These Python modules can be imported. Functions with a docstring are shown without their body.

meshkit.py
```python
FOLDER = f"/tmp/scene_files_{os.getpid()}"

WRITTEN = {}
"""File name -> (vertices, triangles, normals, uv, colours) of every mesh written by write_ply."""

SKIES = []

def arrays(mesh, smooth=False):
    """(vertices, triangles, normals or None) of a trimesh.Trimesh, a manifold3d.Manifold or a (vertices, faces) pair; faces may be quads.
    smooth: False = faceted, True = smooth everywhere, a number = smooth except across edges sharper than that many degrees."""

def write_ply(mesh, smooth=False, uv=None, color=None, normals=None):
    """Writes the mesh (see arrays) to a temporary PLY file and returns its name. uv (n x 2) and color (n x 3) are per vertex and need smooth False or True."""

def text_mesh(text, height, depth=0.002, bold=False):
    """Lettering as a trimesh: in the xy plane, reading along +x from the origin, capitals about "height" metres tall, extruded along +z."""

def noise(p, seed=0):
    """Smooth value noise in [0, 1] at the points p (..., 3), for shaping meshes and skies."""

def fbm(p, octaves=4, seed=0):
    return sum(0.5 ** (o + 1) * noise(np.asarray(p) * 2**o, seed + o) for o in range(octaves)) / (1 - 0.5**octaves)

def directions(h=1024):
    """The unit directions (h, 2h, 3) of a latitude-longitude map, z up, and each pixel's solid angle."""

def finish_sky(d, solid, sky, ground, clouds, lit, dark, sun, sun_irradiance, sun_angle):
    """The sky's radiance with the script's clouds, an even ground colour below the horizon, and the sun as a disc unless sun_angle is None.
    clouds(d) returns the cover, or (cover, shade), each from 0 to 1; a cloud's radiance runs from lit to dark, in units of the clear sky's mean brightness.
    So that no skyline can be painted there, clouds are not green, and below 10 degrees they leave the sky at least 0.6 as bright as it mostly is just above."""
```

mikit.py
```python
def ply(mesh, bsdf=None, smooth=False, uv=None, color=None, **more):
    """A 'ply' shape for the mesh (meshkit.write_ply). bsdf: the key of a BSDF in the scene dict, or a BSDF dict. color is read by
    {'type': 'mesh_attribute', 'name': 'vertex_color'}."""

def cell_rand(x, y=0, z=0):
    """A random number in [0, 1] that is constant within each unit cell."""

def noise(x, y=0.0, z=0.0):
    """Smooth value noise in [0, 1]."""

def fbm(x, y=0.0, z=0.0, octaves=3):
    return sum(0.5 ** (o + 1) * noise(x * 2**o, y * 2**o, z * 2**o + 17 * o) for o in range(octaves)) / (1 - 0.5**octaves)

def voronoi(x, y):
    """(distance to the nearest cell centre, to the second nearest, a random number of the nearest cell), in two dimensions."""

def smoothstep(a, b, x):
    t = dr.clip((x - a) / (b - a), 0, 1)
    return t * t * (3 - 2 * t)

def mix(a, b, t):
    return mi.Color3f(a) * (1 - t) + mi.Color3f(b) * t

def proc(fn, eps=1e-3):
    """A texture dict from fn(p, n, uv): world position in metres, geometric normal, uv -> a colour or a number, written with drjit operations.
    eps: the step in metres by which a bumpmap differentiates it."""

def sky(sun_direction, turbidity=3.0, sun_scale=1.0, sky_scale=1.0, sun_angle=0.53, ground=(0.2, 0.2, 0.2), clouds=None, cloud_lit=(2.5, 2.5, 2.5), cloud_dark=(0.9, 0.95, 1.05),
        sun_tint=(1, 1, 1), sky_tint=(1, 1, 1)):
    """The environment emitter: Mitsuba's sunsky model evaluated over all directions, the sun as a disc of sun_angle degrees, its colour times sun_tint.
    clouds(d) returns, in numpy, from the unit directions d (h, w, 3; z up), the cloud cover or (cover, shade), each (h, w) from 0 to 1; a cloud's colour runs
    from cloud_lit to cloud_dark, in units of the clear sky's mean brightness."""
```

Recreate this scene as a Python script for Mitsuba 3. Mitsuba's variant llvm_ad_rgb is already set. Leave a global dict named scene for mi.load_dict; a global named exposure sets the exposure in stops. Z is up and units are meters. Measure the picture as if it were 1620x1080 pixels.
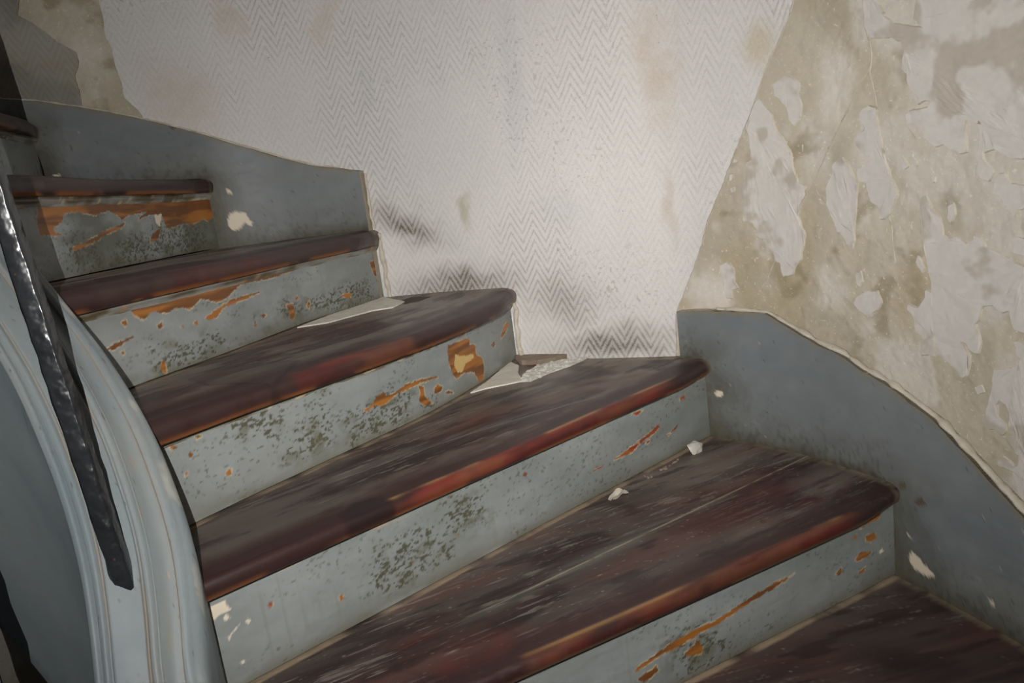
import math, numpy as np, trimesh, shapely, mitsuba as mi, drjit as dr, mikit
from meshkit import fbm as nfbm, noise as nnoise
from mikit import noise, fbm, smoothstep, mix
from scipy.interpolate import PchipInterpolator
T = mi.ScalarTransform4f
scene, labels = {}, {}

# ---------------------------------------------------------------- camera, light, exposure
F_PX, PITCH, ROLL, EYE = 1193.86, 0.199302, -0.131529, 0.902942
_R, _U, _D = np.array([1, 0, 0.]), np.array([0, math.sin(PITCH), math.cos(PITCH)]), np.array([0, math.cos(PITCH), -math.sin(PITCH)])
_up = -math.sin(ROLL) * _R + math.cos(ROLL) * _U
_right = math.cos(ROLL) * _R + math.sin(ROLL) * _U
cam = np.array([0, 0, EYE])
scene['camera'] = {'type': 'perspective', 'fov': math.degrees(2 * math.atan(810 / F_PX)), 'fov_axis': 'x', 'near_clip': 0.02, 'far_clip': 50,
                   'to_world': T().look_at(origin=cam.tolist(), target=(cam + _D).tolist(), up=_up.tolist())}
# the photographer's flash, a hand's breadth above and left of the lens
_f = cam - 0.075 * _right + 0.045 * _up
_ft = _f + _D + 0.10 * _right + 0.16 * _up
scene['flash'] = {'type': 'spot', 'cutoff_angle': 57.5, 'beam_width': 2.0, 'intensity': {'type': 'rgb', 'value': [10.0, 9.8, 9.5]},
                  'to_world': T().look_at(origin=_f.tolist(), target=_ft.tolist(), up=_up.tolist())}
# faint daylight of the stairwell
scene['stairwell_light'] = {'type': 'constant', 'radiance': {'type': 'rgb', 'value': [0.05, 0.053, 0.057]}}
exposure = 0.0

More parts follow.
